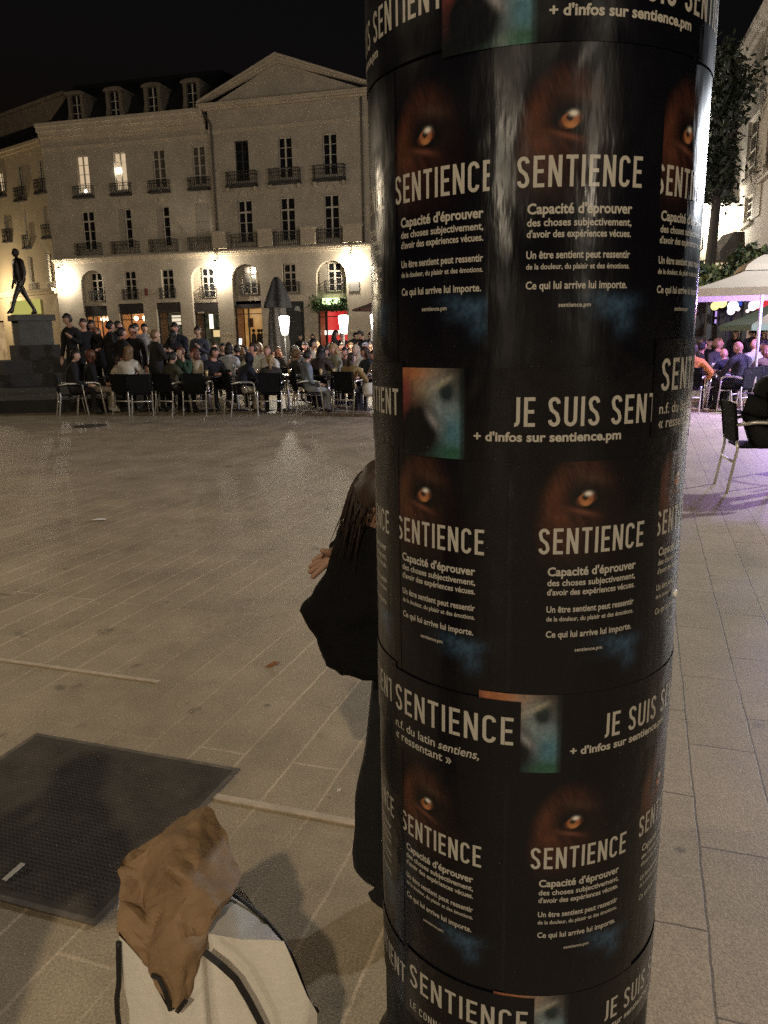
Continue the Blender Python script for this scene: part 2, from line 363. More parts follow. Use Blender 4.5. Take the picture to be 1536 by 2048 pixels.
def railing(parent, x0, x1, z0, z1, y0, y1, slab=True, name='balcony_railing'):
    m = MB(); n = max(5, int((x1-x0)/.13)); b = .02
    for (xa, ya, xb, yb, k) in ((x0,y1,x1,y1,n),(x0,y1,x0,y0,max(1,int((y0-y1)/.14))),(x1,y1,x1,y0,max(1,int((y0-y1)/.14)))):
        for zz in (z0+.06, z1-.03, z0+(z1-z0)*.72):
            if abs(xb-xa) > .01: m.box(xa, xb, ya-.018, ya+.018, zz-.018, zz+.018)
            elif abs(yb-ya) > .03: m.box(xa-.018, xa+.018, min(ya,yb)+.019, max(ya,yb), zz-.018, zz+.018)
        for i in range(k+1):
            x = xa+(xb-xa)*i/k; yy = ya+(yb-ya)*i/k; m.box(x-b/1.5, x+b/1.5, yy-b/1.6, yy+b/1.6, z0+.078, z1-.048)
    for i in range(n//2):                            # scrolls in the lower panel
        x = x0+(x1-x0)*(i+.5)/(n//2)
        m.tube([(x+.07*math.cos(a), y1, (z0+z1)/2-.08+.10*math.sin(a)) for a in np.linspace(0, 5.5, 7)], .014, 4)
    if slab: m.box(x0-.05, x1+.05, y1-.06, y0, z0-.12, z0)
    return m.build(name, IRON, parent)
def cornice(parent, x0, x1, z, prof, name='cornice', material=None, ends=True):
    """prof: list of (projection, height) steps upwards from z"""
    m = MB()
    for (p, h) in prof: m.box(x0-(p if ends else 0), x1+(p if ends else 0), -p, .05, z, z+h); z += h
    return m.build(name, material or STONE2, parent)
LITW = glow('lit_room_cream', (1, .74, .46), .62)

def lamp_on_wall(parent, x, z, power, label, side=1):
    m = MB(); m.tube([(x,0,z+.25),(x,-.25,z+.35),(x,-.5,z+.25)], .025, 6, 0); m.lathe([(.05,.30),(.16,.20),(.17,.16)], (x,-.5,z-.12), 10, 0)
    a = m.build('wall_lamp', IRON, parent); a['label'] = label
    m = MB(); m.lathe([(.10,-.22),(.15,.0),(.12,.15)], (x,-.5,z-.1), 12, 0); m.build('lamp_glass', LAMPW, a)
    p = parent.matrix_world if False else None
    Mx = Matrix.Translation(parent.location) @ Matrix.Rotation(parent.rotation_euler.z, 4, 'Z')
    point('wall_lamp_light', Mx @ Vector((x, -.36, z-.75)), power, (1, .88, .70), .16)

# --- long house with four dormers
hb = empty('arcade_house', FA, -ANG); tag(hb, 'long pale stone house with four dormers above a dark shop arcade', 'house')
X0, X1 = S(-9.05), S(.12)
BAYS = [-6.84, -4.76, -2.67, -.56]
op = []
for i, b in enumerate(BAYS):
    op.append((S(b-.33), S(b+.33), Z(8.72), Z(10.44)))
    op.append((S(b-.36), S(b+.36), Z(6.0), Z(7.86)))
SH = [(-7.59,-6.23),(-5.57,-4.14),(-3.43,-2.06),(-1.39,-.02)]
for i, (a, b) in enumerate(SH):
    op.append((S(a), S(b), 0, Z(5.03), S((b-a)/2)*.98) if i in (0, 3) else (S(a), S(b), 0, Z(3.34)))
    if i in (1, 2): op.append((S(BAYS[i]-.33), S(BAYS[i]+.33), Z(3.52), Z(4.92)))
m = MB(); wall_panel(m, X0, X1, 0, Z(11.1), op, .4)
m.add([(X0,0,0),(X0,9,0),(X0,9,Z(11.1)),(X0,0,Z(11.1))], [(0,1,2,3)])
m.build('wall', STONE, hb)
cornice(hb, X0, X1, Z(5.42), [(.10,.12),(.22,.10),(.32,.09)], 'string_course', ends=False)
cornice(hb, X0, X1-.06, Z(10.72), [(.05,.16),(.09,.1)], 'frieze_moulding', ends=False)
cornice(hb, X0, X1-.30, Z(11.1), [(.12,.35),(.30,.35),(.5,.30),(.62,.25)], 'main_cornice', ends=False)
m = MB()
za, zb = Z(11.1)+1.25, Z(11.1)+4.4
m.add([(X0+.3,.35,za),(X1-.05,.35,za),(X1-.05,2.4,zb),(X0+1.6,2.4,zb),(X0+.3,9,za),(X1-.05,9,za),(X1-.05,6.5,zb+.4),(X0+1.6,6.5,zb+.4)], [(0,1,2,3),(3,2,6,7),(0,3,7,4),(4,7,6,5),(1,5,6,2),(0,4,5,1)])
rf = m.build('roof', SLATE, hb)
for k, c in enumerate((-6.9,-4.8,-2.75,-.70)):
    m = MB(); cx = S(c); w = .62
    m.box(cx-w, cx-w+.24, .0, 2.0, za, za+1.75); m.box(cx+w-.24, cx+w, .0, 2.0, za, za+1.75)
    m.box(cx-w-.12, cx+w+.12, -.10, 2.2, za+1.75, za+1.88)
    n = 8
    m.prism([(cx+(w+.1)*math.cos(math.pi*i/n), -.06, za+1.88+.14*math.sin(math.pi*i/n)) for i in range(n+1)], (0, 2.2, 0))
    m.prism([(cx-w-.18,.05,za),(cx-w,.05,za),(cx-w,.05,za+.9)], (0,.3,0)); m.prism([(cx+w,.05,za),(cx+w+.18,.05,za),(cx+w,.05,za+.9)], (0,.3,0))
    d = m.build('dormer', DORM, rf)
    m = MB(); m.box(cx-w+.24, cx+w-.24, .25, .35, za, za+1.75, 0); m.box(cx-.035, cx+.035, .18, .25, za+.03, za+1.72, 1)
    for q in (.6, 1.15): m.box(cx-w+.25, cx+w-.25, .2, .25, za+q-.015, za+q+.015, 1)
    d2 = m.build('dormer_window', [GLASSD, FRAMEW], rf)
for i, b in enumerate(BAYS):
    lit = i < 2
    f = window(hb, S(b-.33), S(b+.33), Z(8.72), Z(10.44), .14, 4, None, LITW if lit else None, label=('lit window with cream curtains' if i == 0 else 'lit window with a bright ceiling globe') if lit else None)
    if i == 1:
        mm = MB(); mm.sphere((S(b)-.18, .05, Z(9.62)), .2, 0); mm.build('room_lamp', GLOBE, f)
    if i == 0:
        mm = MB(); mm.sphere((S(b)+.02, .05, Z(8.80)), .09, 0); mm.build('table_lamp', GLOBE, f)
    railing(hb, S(b-.50), S(b+.50), Z(8.52), Z(9.02), -.003, -.42)
    f = window(hb, S(b-.36), S(b+.36), Z(6.0), Z(7.86), .14, 3, .74)
    railing(hb, S(b-.68), S(b+.68), Z(5.72), Z(6.32), -.003, -.5, slab=False)
    # keystone ornaments over the middle windows
    m = MB(); m.box(S(b)-.14, S(b)+.14, -.12, -.003, Z(8.02), Z(8.3)); m.build('keystone', STONE2, hb)
    if i in (1, 2):
        m = MB(); m.box(S(b-.36)-.02, S(b)-.05, .02, .07, Z(6.0), Z(7.84)); m.build('shutter', SHUT, hb)
    if i == 3:
        m = MB(); m.box(S(b-.36)+.02, S(b+.36)-.02, .02, .07, Z(7.05), Z(7.84), 0); m.box(S(b-.36)+.02, S(b+.36)-.02, .03, .08, Z(6.0), Z(7.03), 0); m.build('shutter', SHUT, hb)
    if i in (0, 3):
        a, c = SH[i]
        m = MB(); m.box(S(a), S(c), .4, .5, Z(3.28), Z(5.03)); m.build('arch_back_wall', STONE2, hb)
    wx0, wx1 = (b-.33, b+.33) if i else (-7.12, -6.45)
    window(hb, S(wx0), S(wx1), Z(3.52), Z(4.92), .32 if i in (0, 3) else .15, 3, .72, arch=True)
    railing(hb, S(wx0)-.1, S(wx1)+.1, Z(3.5), Z(4.05), .30 if i in (0,3) else -.003, .02 if i in (0,3) else -.3, slab=False)

def shopfront(parent, x0, x1, zt, inner, sign=.55, mull=(.5,), bulbs=(), label=None, door=None, y=.3):
    m = MB(); t = .09
    m.box(x0, x1, y-.12, y+.06, zt-sign, zt); m.box(x0, x0+t, y-.06, y+.06, 0, zt-sign); m.box(x1-t, x1, y-.06, y+.06, 0, zt-sign)
    m.box(x0+t, x1-t, y-.05, y+.05, 0, .45)
    for q in mull: m.box(x0+(x1-x0)*q-.045, x0+(x1-x0)*q+.045, y-.05, y+.05, .45, zt-sign)
    m.box(x0+t, x1-t, y-.04, y+.04, zt-sign-.42, zt-sign-.36)
    s = m.build('shopfront', WOODD, parent)
    if label: s['label'] = label
    m = MB(); m.box(x0+t, x1-t, y+1.3, y+1.36, .0, zt-sign); m.build('lit_interior', inner, s)
    m = MB(); m.box(x0-.02, x0+.02, y+.06, y+1.3, 0, zt-sign); m.box(x1-.02, x1+.02, y+.06, y+1.3, 0, zt-sign); m.box(x0, x1, y+.06, y+1.3, zt-sign, zt-sign+.05)
    m.build('interior_wall', mat('shop_inner_wall', (.4,.25,.14), .9), s)
    if bulbs:
        m = MB()
        for (q, z, r) in bulbs: m.sphere((x0+(x1-x0)*q, y+.5, z), r)
        m.build('ceiling_bulbs', BULB, s)
    return s
OR1 = interior('orange_shop_light', (.55, .17, .045), (.95, .36, .12), .75)
DARKIN = interior('dim_shop_light', (.015, .02, .012), (.10, .09, .05), .6, 2.5)
shopfront(hb, S(SH[0][0]), S(SH[0][1]), Z(3.28), OR1, .75, (.3, .66), ((.52, Z(2.62), .16), (.82, Z(2.62), .22), (.9, Z(2.3), .13)))
shopfront(hb, S(SH[1][0]), S(SH[1][1]), Z(3.34), OR1, .75, (.42,), ((.45, Z(2.62), .16), (.8, Z(2.62), .18), (.88, Z(2.45), .12)))
s3 = shopfront(hb, S(SH[2][0]), S(SH[2][1]), Z(3.34), DARKIN, .7, (.38, .93))
m = MB(); m.box(S(-2.88), S(-2.3), .75, .8, Z(2.42), Z(2.72)); m.box(S(-2.88), S(-2.35), .75, .8, Z(2.26), Z(2.38)); m.build('bright_menu_board', glow('menu_board_light', (1,.86,.62), .9), s3)
s4 = shopfront(hb, S(SH[3][0]), S(SH[3][1]), Z(3.28), DARKIN, .7, (.3, .62,))
m = MB(); m.box(S(-.62), S(-.42), .2, .26, Z(2.02), Z(2.72)); m.build('light_panel', glow('white_panel_light', (1,.9,.72), 1.6), s4)
m = MB(); m.box(S(-.78), S(-.3), 1.2, 1.25, Z(1.62), Z(1.95)); m.build('lit_shelf', glow('counter_light', (1,.72,.34), .8), s4)
m = MB(); m.box(S(-1.2), S(-.85), .165, .178, Z(2.78), Z(2.84)); m.build('sign_strip', mat('worn_sign_paint', (.3,.27,.2), .7), s4)
lamp_on_wall(hb, S(-8.55), Z(5.12), 760, 'lit wall lamp on the end pier of the arcade')
m = MB(); m.box(S(-3.9)-.12, S(-3.9)+.12, -.05, -.003, Z(3.7), Z(4.05)); m.build('small_red_plaque', mat('dull_red_plaque', (.14,.03,.02), .6), hb)

# --- pediment house
hp = empty('pediment_house', FA, -ANG); tag(hp, 'pale stone house with a large triangular pediment and three bays', 'house')
P0, P1 = S(.12), S(8.0); YF = -.25
PB = [1.74, 3.88, 6.03]
op = []
for i, b in enumerate(PB):
    op.append((S(b-.34), S(b+.34), Z(8.70), Z(10.46)))
    op.append((S(b-.36), S(b+.36), Z(5.95), Z(7.87)))
PS = [(.88, 2.33), (3.30, 4.50), (5.17, 6.65)]
for i, (a, b) in enumerate(PS):
    op.append((S(a), S(b), 0, Z(5.0), S((b-a)/2)*.98) if i != 1 else (S(a), S(b), 0, Z(3.2)))
op.append((S(3.49), S(4.15), Z(3.62), Z(4.92)))
hp.location = FA + Vector((math.sin(ANG)*YF, math.cos(ANG)*YF, 0))
m = MB(); wall_panel(m, P0, P1, 0, Z(12.0), op, .45)
m.add([(P1,0,0),(P1,9,0),(P1,9,Z(12.0)),(P1,0,Z(12.0))], [(0,1,2,3)]); m.add([(P0,0,0),(P0,-YF,0),(P0,-YF,Z(12)),(P0,0,Z(12))], [(0,1,2,3)])
m.build('wall', STONE, hp)
cornice(hp, P0, P1, Z(5.42), [(.12,.12),(.26,.10),(.36,.09)], 'string_course', ends=False)
cornice(hp, P0, P1, Z(10.82), [(.06,.16),(.10,.1)], 'frieze_moulding', ends=False)
cornice(hp, P0, P1, Z(11.82), [(.2,.12),(.42,.14),(.55,.12)], 'main_cornice')
pz = Z(11.82)+.381; apx, apz = S(3.72), Z(13.76)
m = MB(); m.prism([(P0+.2, .12, pz), (P1-.2, .12, pz), (apx, .12, apz-.25)], (0, .4, 0)); m.build('pediment', STONE, hp)
m = MB()
for (xa, xb) in ((P0-.5, apx), (P1+.5, apx)):
    for (d0, d1, pr) in ((-.02,.16,-.52),(-.22,-.021,-.34),(-.34,-.221,-.16)):
        m.prism([(xa, pr, pz+.02+max(d0,0)), (xb, pr, apz+d0), (xb, pr, apz+d1), (xa, pr, pz+.02+max(d1,.05))], (0, .115-pr, 0))
m.build('raking_cornice', STONE2, hp)
m = MB(); m.add([(P0,.55,pz),(P1,.55,pz),(apx,.55,apz-.1),(P0,12,pz),(P1,12,pz),(apx,12,apz-.1)], [(0,2,5,3),(1,4,5,2),(3,5,4),(0,3,4,1)]); rf = m.build('roof', SLATE, hp)
for i, b in enumerate(PB):
    window(hp, S(b-.34), S(b+.34), Z(8.70), Z(10.46), .16, 4, None, label='open window, dark inside' if i == 0 else None, frame=IRON if i == 0 else FRAMEW)
    railing(hp, S(b-.72), S(b+.72), Z(8.5), Z(9.1), -.003, -.5)
    for q in (-.68, .68):
        m = MB(); m.box(S(b+q)-.08, S(b+q)+.08, -.4, -.003, Z(8.24), Z(8.4)); m.build('balcony_bracket', STONE2, hp)
    window(hp, S(b-.36), S(b+.36), Z(5.95), Z(7.87), .16, 3, .72)
    railing(hp, S(b-.64), S(b+.64), Z(5.72), Z(6.36), -.36, -.46, slab=False)
    m = MB(); m.prism([(S(b)-.32,-.1,Z(8.05)),(S(b)+.32,-.1,Z(8.05)),(S(b)+.15,-.1,Z(8.28)),(S(b)-.15,-.1,Z(8.28))], (0,.095,0)); m.build('keystone', STONE2, hp)
    if i != 1:
        a, c = PS[i]; m = MB(); m.box(S(a), S(c), .45, .55, Z(3.3), Z(5.0)); m.build('arch_back_wall', STONE2, hp)
    window(hp, S(b-.34), S(b+.34), Z(3.62), Z(4.92), .36 if i != 1 else .16, 3, .7, arch=True)
    railing(hp, S(b-.46), S(b+.46), Z(3.5), Z(4.1), .34 if i != 1 else -.003, .02 if i != 1 else -.3, slab=False)
    if i != 1:
        m = MB(); a = S(b-.34); m.box(a-.6, a-.04, .30, .34, Z(3.62), Z(4.85)); m.build('shutter', SHUT, hp)
for c in (.48, 2.83, 4.95, 7.1):                     # stone posts of the balustrade, with plants on them
    m = MB(); h = .35 if c != 7.1 else .45
    m.box(S(c-h), S(c+h), -.5, -.36, Z(5.72), Z(6.42)); m.box(S(c-h)-.05, S(c+h)+.05, -.55, -.33, Z(6.42), Z(6.5)); m.build('balustrade_post', STONE2, hp)
for x in (S(.29), S(7.57)):
    m = MB(); m.tube([(x-.5 if x < 2 else x, -.1, Z(11.8)), (x-.1 if x < 2 else x, -.1, Z(11.35)), (x, -.1, Z(11.2)), (x, -.1, Z(5.72))], .07, 6); m.build('drain_pipe', ZINC, hp)
AMB = interior('amber_shop_light', (.45, .22, .06), (.85, .52, .22), .75, .9)
s5 = shopfront(hp, S(PS[0][0]), S(PS[0][1]), Z(3.14), AMB, .28, (.47,), ((.93, Z(2.88), .14),))
m = MB(); m.box(S(1.12), S(1.4), 1.52, 1.58, Z(2.05), Z(2.5)); m.build('wall_picture', mat('dark_picture', (.08,.03,.02), .6), s5)
m = MB()  # rough body-and-head shapes; the first is the man inside the shop
for (x, z0, r) in ((1.5, 1.4, .2), (1.78, 1.4, .12), (1.95, 1.4, .14), (2.1, 1.4, .12)):
    m.lathe([(.12,0),(.2,.5),(.17,1.0),(.05,1.15)], (S(x), 1.2, Z(z0)-.6), 8); m.sphere((S(x), 1.2, Z(z0)+.7), .13)
m.build('shop_figures', mat('dark_shop_figures', (.03,.022,.02), .7), s5)
m = MB(); m.box(S(3.30), S(4.5), .3, .4, 0, Z(3.2)); m.box(S(3.5), S(4.3), .24, .295, .2, Z(3.05)); d6 = m.build('closed_double_door', mat('dark_blue_door', (.03,.036,.04), .6), hp)
m = MB(); m.prism([(S(3.95),.2,Z(2.8)),(S(4.3),.2,Z(2.72)),(S(4.22),.2,Z(2.96)),(S(4.05),.2,Z(3.0))], (0,.03,0)); m.build('pale_notice', mat('pale_notice', (.4,.42,.42), .7), d6)
RED = interior('red_shop_light', (.75, .035, .035), (.95, .10, .08), .8, .9)
s7 = shopfront(hp, S(PS[2][0]), S(PS[2][1]), Z(3.0), RED, .4, (.27,), ())
m = MB(); m.box(S(5.3), S(6.6), .9, 1.0, Z(1.62), Z(1.82)); m.box(S(6.2), S(6.55), .8, .85, Z(1.7), Z(2.2)); m.build('lit_counter', glow('bright_counter', (1,.9,.78), 1.8), s7)
m = MB(); m.box(S(5.45), S(6.28), -.02, .1, Z(3.0), Z(3.3)); m.build('green_light_sign', glow('green_white_sign', (.72,1,.45), 2.6), s7)
GREEN = mat('garland_leaves', (.05,.09,.03), .7, var=.5, vscale=8)
def leaves(mb, n, sampler, size, mi=0):
    for _ in range(n):
        c = Vector(sampler()); d = Vector((random.gauss(0,1), random.gauss(0,1), random.gauss(0,1))).normalized(); e = d.orthogonal().normalized(); e = (e*math.cos(random.random()*6) + d.cross(e)*math.sin(random.random()*6)).normalized()
        w = d.cross(e); s = size*random.uniform(.6, 1.4)
        mb.add([c-d*s, c+w*s*.45, c+d*s, c-w*s*.45], [(0,1,2,3)], mi)
m = MB()
leaves(m, 900, lambda: (random.uniform(S(5.05), S(6.7)), random.uniform(-.3,.12), Z(2.86)+random.gauss(0,.14)+ (.35 if random.random()<.18 else 0)), .10)
leaves(m, 220, lambda: (S(5.12)+random.gauss(0,.15), random.uniform(-.3,.05), Z(3.05)+random.gauss(0,.25)), .10)
m.build('leafy_garland', GREEN, hp)
m = MB(); m.box(S(6.79), S(7.28), -.05, -.003, Z(3.57), Z(4.0)); m.build('stone_plaque', mat('grey_plaque', (.2,.19,.18), .6), hp)
lamp_on_wall(hp, S(.22), Z(5.10), 760, 'lit wall lamp on the pier beside the open shutter')
lamp_on_wall(hp, S(6.98), Z(5.16), 760, 'lit wall lamp above the grey plaque')
BRK = mat('dark_band', (.14,.115,.09), .85)
for hh, segs in ((hb, ((-9.05,-7.6),(-6.22,-5.58),(-4.13,-3.44),(-2.05,-1.4))), (hp, ((.13,.87),(2.34,3.29),(4.51,5.16),(6.66,7.4)))):
    for a, b in segs:
        m = MB(); m.box(S(a), S(b), -.045, -.003, 0, Z(1.72)); m.box(S(a), S(b), -.06, -.003, Z(1.72), Z(1.76)); m.build('pier_base', STONE2, hh)

# --- corner house on the left
A2 = R_(37.6)
c0 = hb.matrix_basis @ Vector((S(-9.05), 0, 0)); c0 = FA + Matrix.Rotation(-ANG, 3, 'Z') @ Vector((S(-9.05), .05, 0))
hl = empty('corner_house', c0, -A2); tag(hl, 'yellowish corner house with shuttered windows behind the bronze statue', 'house')
n2 = Vector((math.sin(A2), math.cos(A2), 0)); u2 = Vector((math.cos(A2), -math.sin(A2), 0))
def lp(x, y):
    p = onplane(x, y, c0, n2); return (p - c0).dot(u2), p.z
def lz(zi, x, y): return lp(x/3.84, (100 if zi == 1 else 460) + y/3.84)
LW = [(1,-20,945,35,1080),(1,125,885,190,1110),(1,285,845,345,1050),(1,45,1280,78,1430),(1,190,1240,222,1480),(1,345,1210,380,1400),(3,228,212,268,400),(3,370,185,415,395)]
ops = []
for (z, a, b, c, d) in LW:
    x0, zt = lz(z, a, b); x1, zb_ = lz(z, c, d); ops.append((x0, x1, zb_, zt))
ztop = lp(60, 297)[1]; XL = -34
m = MB(); wall_panel(m, XL, 0, 0, ztop, [o + () for o in ops] + [(-7.4, -4.2, 0, 3.3), (-16.5, -8.6, 0, 3.3)], .35); m.build('wall', STONEL, hl)
for i, o_ in enumerate(ops):
    window(hl, *o_, .12, 4, None, label='pale lit window' if i == 0 else None, pane=LITW if i == 0 else None)
    if i < 6: railing(hl, o_[0]-.25, o_[1]+.25, o_[2]-.35, o_[2]+.55, -.003, -.35)
    else:
        railing(hl, o_[0]-.3, o_[1]+.3, o_[2]-.9, o_[2]-.1, -.003, -.15, slab=False)
    if i >= 3:
        m = MB(); w = (o_[1]-o_[0]); m.box(o_[0]-w*.8, o_[0]-.03, -.06, -.004, o_[2]+.02, o_[3]); m.build('shutter', SHUT, hl)
cornice(hl, XL, -.1, ztop, [(.15,.2),(.35,.2)], 'main_cornice', STONEL, ends=False)
cornice(hl, XL, -.1, lp(90, 582)[1]-.25, [(.2,.2),(.38,.18)], 'string_course', STONEL, ends=False)
m = MB(); zt2 = ztop+.41
m.add([(XL,-.2,zt2),(-.1,-.2,zt2),(-.1,2.6,zt2+2.2),(XL,2.6,zt2+2.2),(XL,9,zt2),(-.1,9,zt2),(XL,7,zt2+2.2),(-.1,7,zt2+2.2)], [(0,1,2,3),(3,2,7,6),(6,7,5,4),(0,3,6,4),(1,5,7,2),(0,4,5,1)])
rl = m.build('roof', SLATE, hl)
m = MB(); m.box(XL, -1.0, 2.7, 3.9, zt2+1.6, zt2+3.6); m.box(XL, -.8, 2.5, 4.1, zt2+3.6, zt2+3.85); m.build('attic_storey', mat('dull_attic_render', (.30,.24,.18), .9, var=.2, vscale=1.5), hl)
YS = glow('yellow_shop_sign', (.85, .78, .20), .55)
m = MB(); a, zt_ = lp(24, 603); b, zb_ = lp(83, 627); m.box(a, b, -.18, -.004, zb_, zt_, 0); m.build('shop_sign', YS, hl)
m = MB(); m.box(-16.4, -8.7, .6, .7, 0, 3.2); m.build('lit_shop_interior', interior('left_shop_light', (.25,.15,.06),(.9,.6,.3),.5,.8), hl)
m = MB(); m.box(-7.3, -4.3, .4, .5, 0, 3.25); m.box(-6.9, -5.0, .3, .39, .1, 2.9); m.build('dark_gate', WOODD, hl)
point('corner_house_light', hl.location + Vector(u2)*-7 + Vector(n2)*-2.2 + Vector((0,0,5.2)), 900, (1,.80,.50), .2)

# ------------------------------------------------------------------ right side: grey house, lit wall, bar front
def wall_from(pl, Yl, pr, Yr):
    a = at(pl, 600, Yl); b = at(pr, 600, Yr); a.z = b.z = 0
    u = (b-a).normalized(); ang = math.atan2(u.y, u.x); n = Vector((-u.y, u.x, 0)); return a, u, n, ang
a3, u3, n3, g3 = wall_from(1449, 40, 1580, 27)
hr = empty('grey_house', a3, g3); tag(hr, 'tall grey rendered house with a steep roof beside the dark trees', 'house')
def rp(x, y):
    p = onplane(x, y, a3, n3); return (p-a3).dot(u3), p.z
zc = rp(1460, 178)[1]
RW = [(1498,245,1513,345),(1508,140,1516,170),(1490,395,1505,440),(1535,230,1550,335)]
ops = []
for (xa, ya, xb, yb) in RW:
    x0, zt_ = rp(xa, ya); x1, zb_ = rp(xb, yb); ops.append((x0, x1, zb_, zt_))
m = MB(); LR = 19
wall_panel(m, 0, LR, 0, zc, [o for o in ops if o[3] < zc-.1], .35)
m.add([(0,0,0),(0,12,0),(0,12,zc),(0,0,zc)], [(0,1,2,3)]); m.build('wall', STONER, hr)
cornice(hr, 0, LR, zc, [(.2,.2),(.45,.25)], 'main_cornice', STONER)
m = MB(); z2 = zc+.46; zt_ = rp(1500, 10)[1]+3
m.add([(-.1,.1,z2),(LR,.1,z2),(LR,3.2,zt_),(1.9,3.2,zt_),(-.1,12,z2),(LR,12,z2),(1.9,9,zt_),(LR,9,zt_)], [(0,1,2,3),(3,2,7,6),(0,3,6,4),(4,6,7,5),(1,5,7,2),(0,4,5,1)])
m.build('roof', mat('pale_zinc_roof', (.30,.28,.25), .8, var=.2, vscale=1.2), hr)
for o_ in ops:
    if o_[3] < zc-.1:
        window(hr, *o_, .14, 4); w = (o_[1]-o_[0])
        m = MB(); m.box(o_[1]+.03, o_[1]+w*.7, -.06, -.004, o_[2], o_[3]); m.build('shutter', SHUT, hr)
        m = MB(); m.box(o_[0]-.15, o_[1]+.15, -.16, -.004, o_[2]-.16, o_[2]-.01); m.build('window_sill', STONER, hr)
# lamp-lit wall between the trees
lw = empty('courtyard_wall', at(1350, 600, 38) * 1, 0); lw.location.z = 0
tag(lw, 'pale courtyard wall lit by two globe lamps behind the tree', 'wall')
xw = (at(1470, 600, 38) - at(1350, 600, 38)).x; zw = at(1430, 415, 38).z
m = MB(); m.box(0, xw, 0, .4, 0, zw); m.build('masonry', STONE2, lw)
m = MB(); m.box(-.05, xw+.05, -.06, .46, zw, zw+.18); m.build('coping', STONER, lw)
for (px, py) in ((1437, 425), (1408, 443)):
    p = at(px, py, 37.2)
    m = MB(); m.sphere((0,0,0), .30, 1); m.tube([(0,0,-.28),(0,0,-1.2),(0,.75,-1.4)], .04, 6, 0)
    o = m.build('globe_lamp', [POLEK, GLOBE]); o.location = p
    tag(o, 'bright white globe lamp ' + ('higher up on the pale wall beside the dark trunk' if px == 1437 else 'half hidden behind the edge of the poster column'), 'lamp', 'globe lamps on the courtyard wall')
    point('globe_lamp_light', p + Vector((0, .42, -.25)), 330, (1,.93,.80), .2)
# dark sloping stair roof
m = MB(); q = [at(1440,502,33), at(1470,463,33), at(1490,463,33), at(1490,520,33), at(1440,520,33)]
m.prism(q, (0,1.2,0)); o = m.build('stair_roof', mat('dark_tiled_roof', (.07,.06,.05), .8, var=.3, vscale=3)); tag(o, 'dark sloping roof end between the lit wall and the hedge', 'roof')

# bar front under the parasols
YB = 25.0
def bx(px): return at(px, 640, YB).x
def bz(py, px=1460): return at(px, py, YB).z
br = empty('bar_front', (bx(1330), YB, 0)); tag(br, 'single storey bar front with violet lit windows and glowing signs', 'bar'); OX = bx(1330)
m = MB(); wall_panel(m, 0, bx(1760)-OX, 0, bz(560), [(bx(1381)-OX, bx(1396)-OX, bz(628), bz(597)), (bx(1418)-OX, bx(1440)-OX, bz(650), bz(621)), (bx(1452)-OX, bx(1465)-OX, bz(692), bz(615))], .3)
m.box(0, bx(1760)-OX, .3, 6, bz(560)-.2, bz(560)); m.build('wall', mat('dark_bar_wall', (.05,.042,.04), .8, var=.3, vscale=2), br)
VIO = interior('violet_window', (.42,.22,.95), (.85,.62,1), 1.0, 1.5); PINKW = glow('pink_white_light', (1,.75,.9), 2.2)
for k, (a, b, c, d, mm_) in enumerate(((1381,1396,628,597,PINKW),(1418,1440,650,621,VIO),(1452,1465,692,615,VIO))):
    m = MB(); xa, xb = bx(a)-OX, bx(b)-OX; m.box(xa-.05, xb+.05, .1, .2, bz(c)-.02, bz(c)+.06); m.box((xa+xb)/2-.04, (xa+xb)/2+.04, .08, .18, bz(c)+.06, bz(d)); m.box(xa, xb, .1, .16, (bz(c)+bz(d))/2-.04, (bz(c)+bz(d))/2+.04); f = m.build('window', WOODD, br)
    m = MB(); m.box(xa, xb, .26, .3, bz(c), bz(d)); m.build('pane', mm_, f)
m = MB(); m.box(bx(1462)-OX, bx(1502)-OX, -.3, -.01, bz(612), bz(592)); m.build('blue_sign', glow('blue_sign_light', (.06,.11,.75), .8), br)
m = MB(); m.box(bx(1508)-OX, bx(1560)-OX, -.4, -.01, bz(620), bz(590)); m.build('red_sign', glow('red_sign_light', (.85,.05,.06), .9), br)
m = MB(); m.box(bx(1475)-OX, bx(1545)-OX, -.06, -.005, 0, bz(645)); m.build('pale_panel', mat('warm_panel', (.5,.34,.26), .8), br)
m = MB(); m.box(bx(1516)-OX, bx(1532)-OX, -.16, -.065, .3, bz(638))
m.build('red_curtain', mat('red_curtain', (.25,.02,.02), .8), br)
for (px, n, c, r) in ((1417,588,(1,.86,.42),.11),(1430,612,(1,.80,.25),.14),(1444,606,(1,.82,.28),.16),(1466,612,(.85,.92,1),.18),(1462,622,(1,.85,1),.13),(1476,618,(1,.8,.8),.07),(1495,622,(1,.75,.6),.06),(1505,612,(1,.8,.85),.16),(1517,608,(1,.8,.85),.14),(1525,597,(1,.85,.85),.10)):
    p = at(px, n, 21.5); r *= .8; m = MB(); m.sphere((0,0,0), r, 1); m.tube([(0,0,r*.9),(0,0,r+.25)], .02, 5, 0)
    o = m.build('party_light', [POLEK, glow('party_bulb', c, 1.9)]); o.location = p
    nm = {(1,.86,.42):'pale yellow hanging bulb at the rim of the beige parasol',(1,.80,.25):'amber hanging bulb to the lower side of its twin',(1,.82,.28):'larger amber hanging bulb',(.85,.92,1):'bluish white hanging bulb before the blue sign',(1,.85,1):'pinkish bulb low before the violet window',(1,.8,.8):'tiny pink bulb under the blue sign',(1,.75,.6):'tiny orange bulb beside the pale pole'}.get(c, None)
    if nm is None: nm = {1505:'large white bulb low before the red sign',1517:'white bulb in the middle of the red sign',1525:'white bulb at the top edge of the red sign'}[px]
    tag(o, nm, 'light', 'bulbs hung under the bar parasols')
point('violet_bar_light', (7.4, 13.6, 2.2), 650, (.42,.30,1), .25)
point('amber_bar_light', (6.2, 15.8, 2.3), 60, (1,.55,.2), .15)
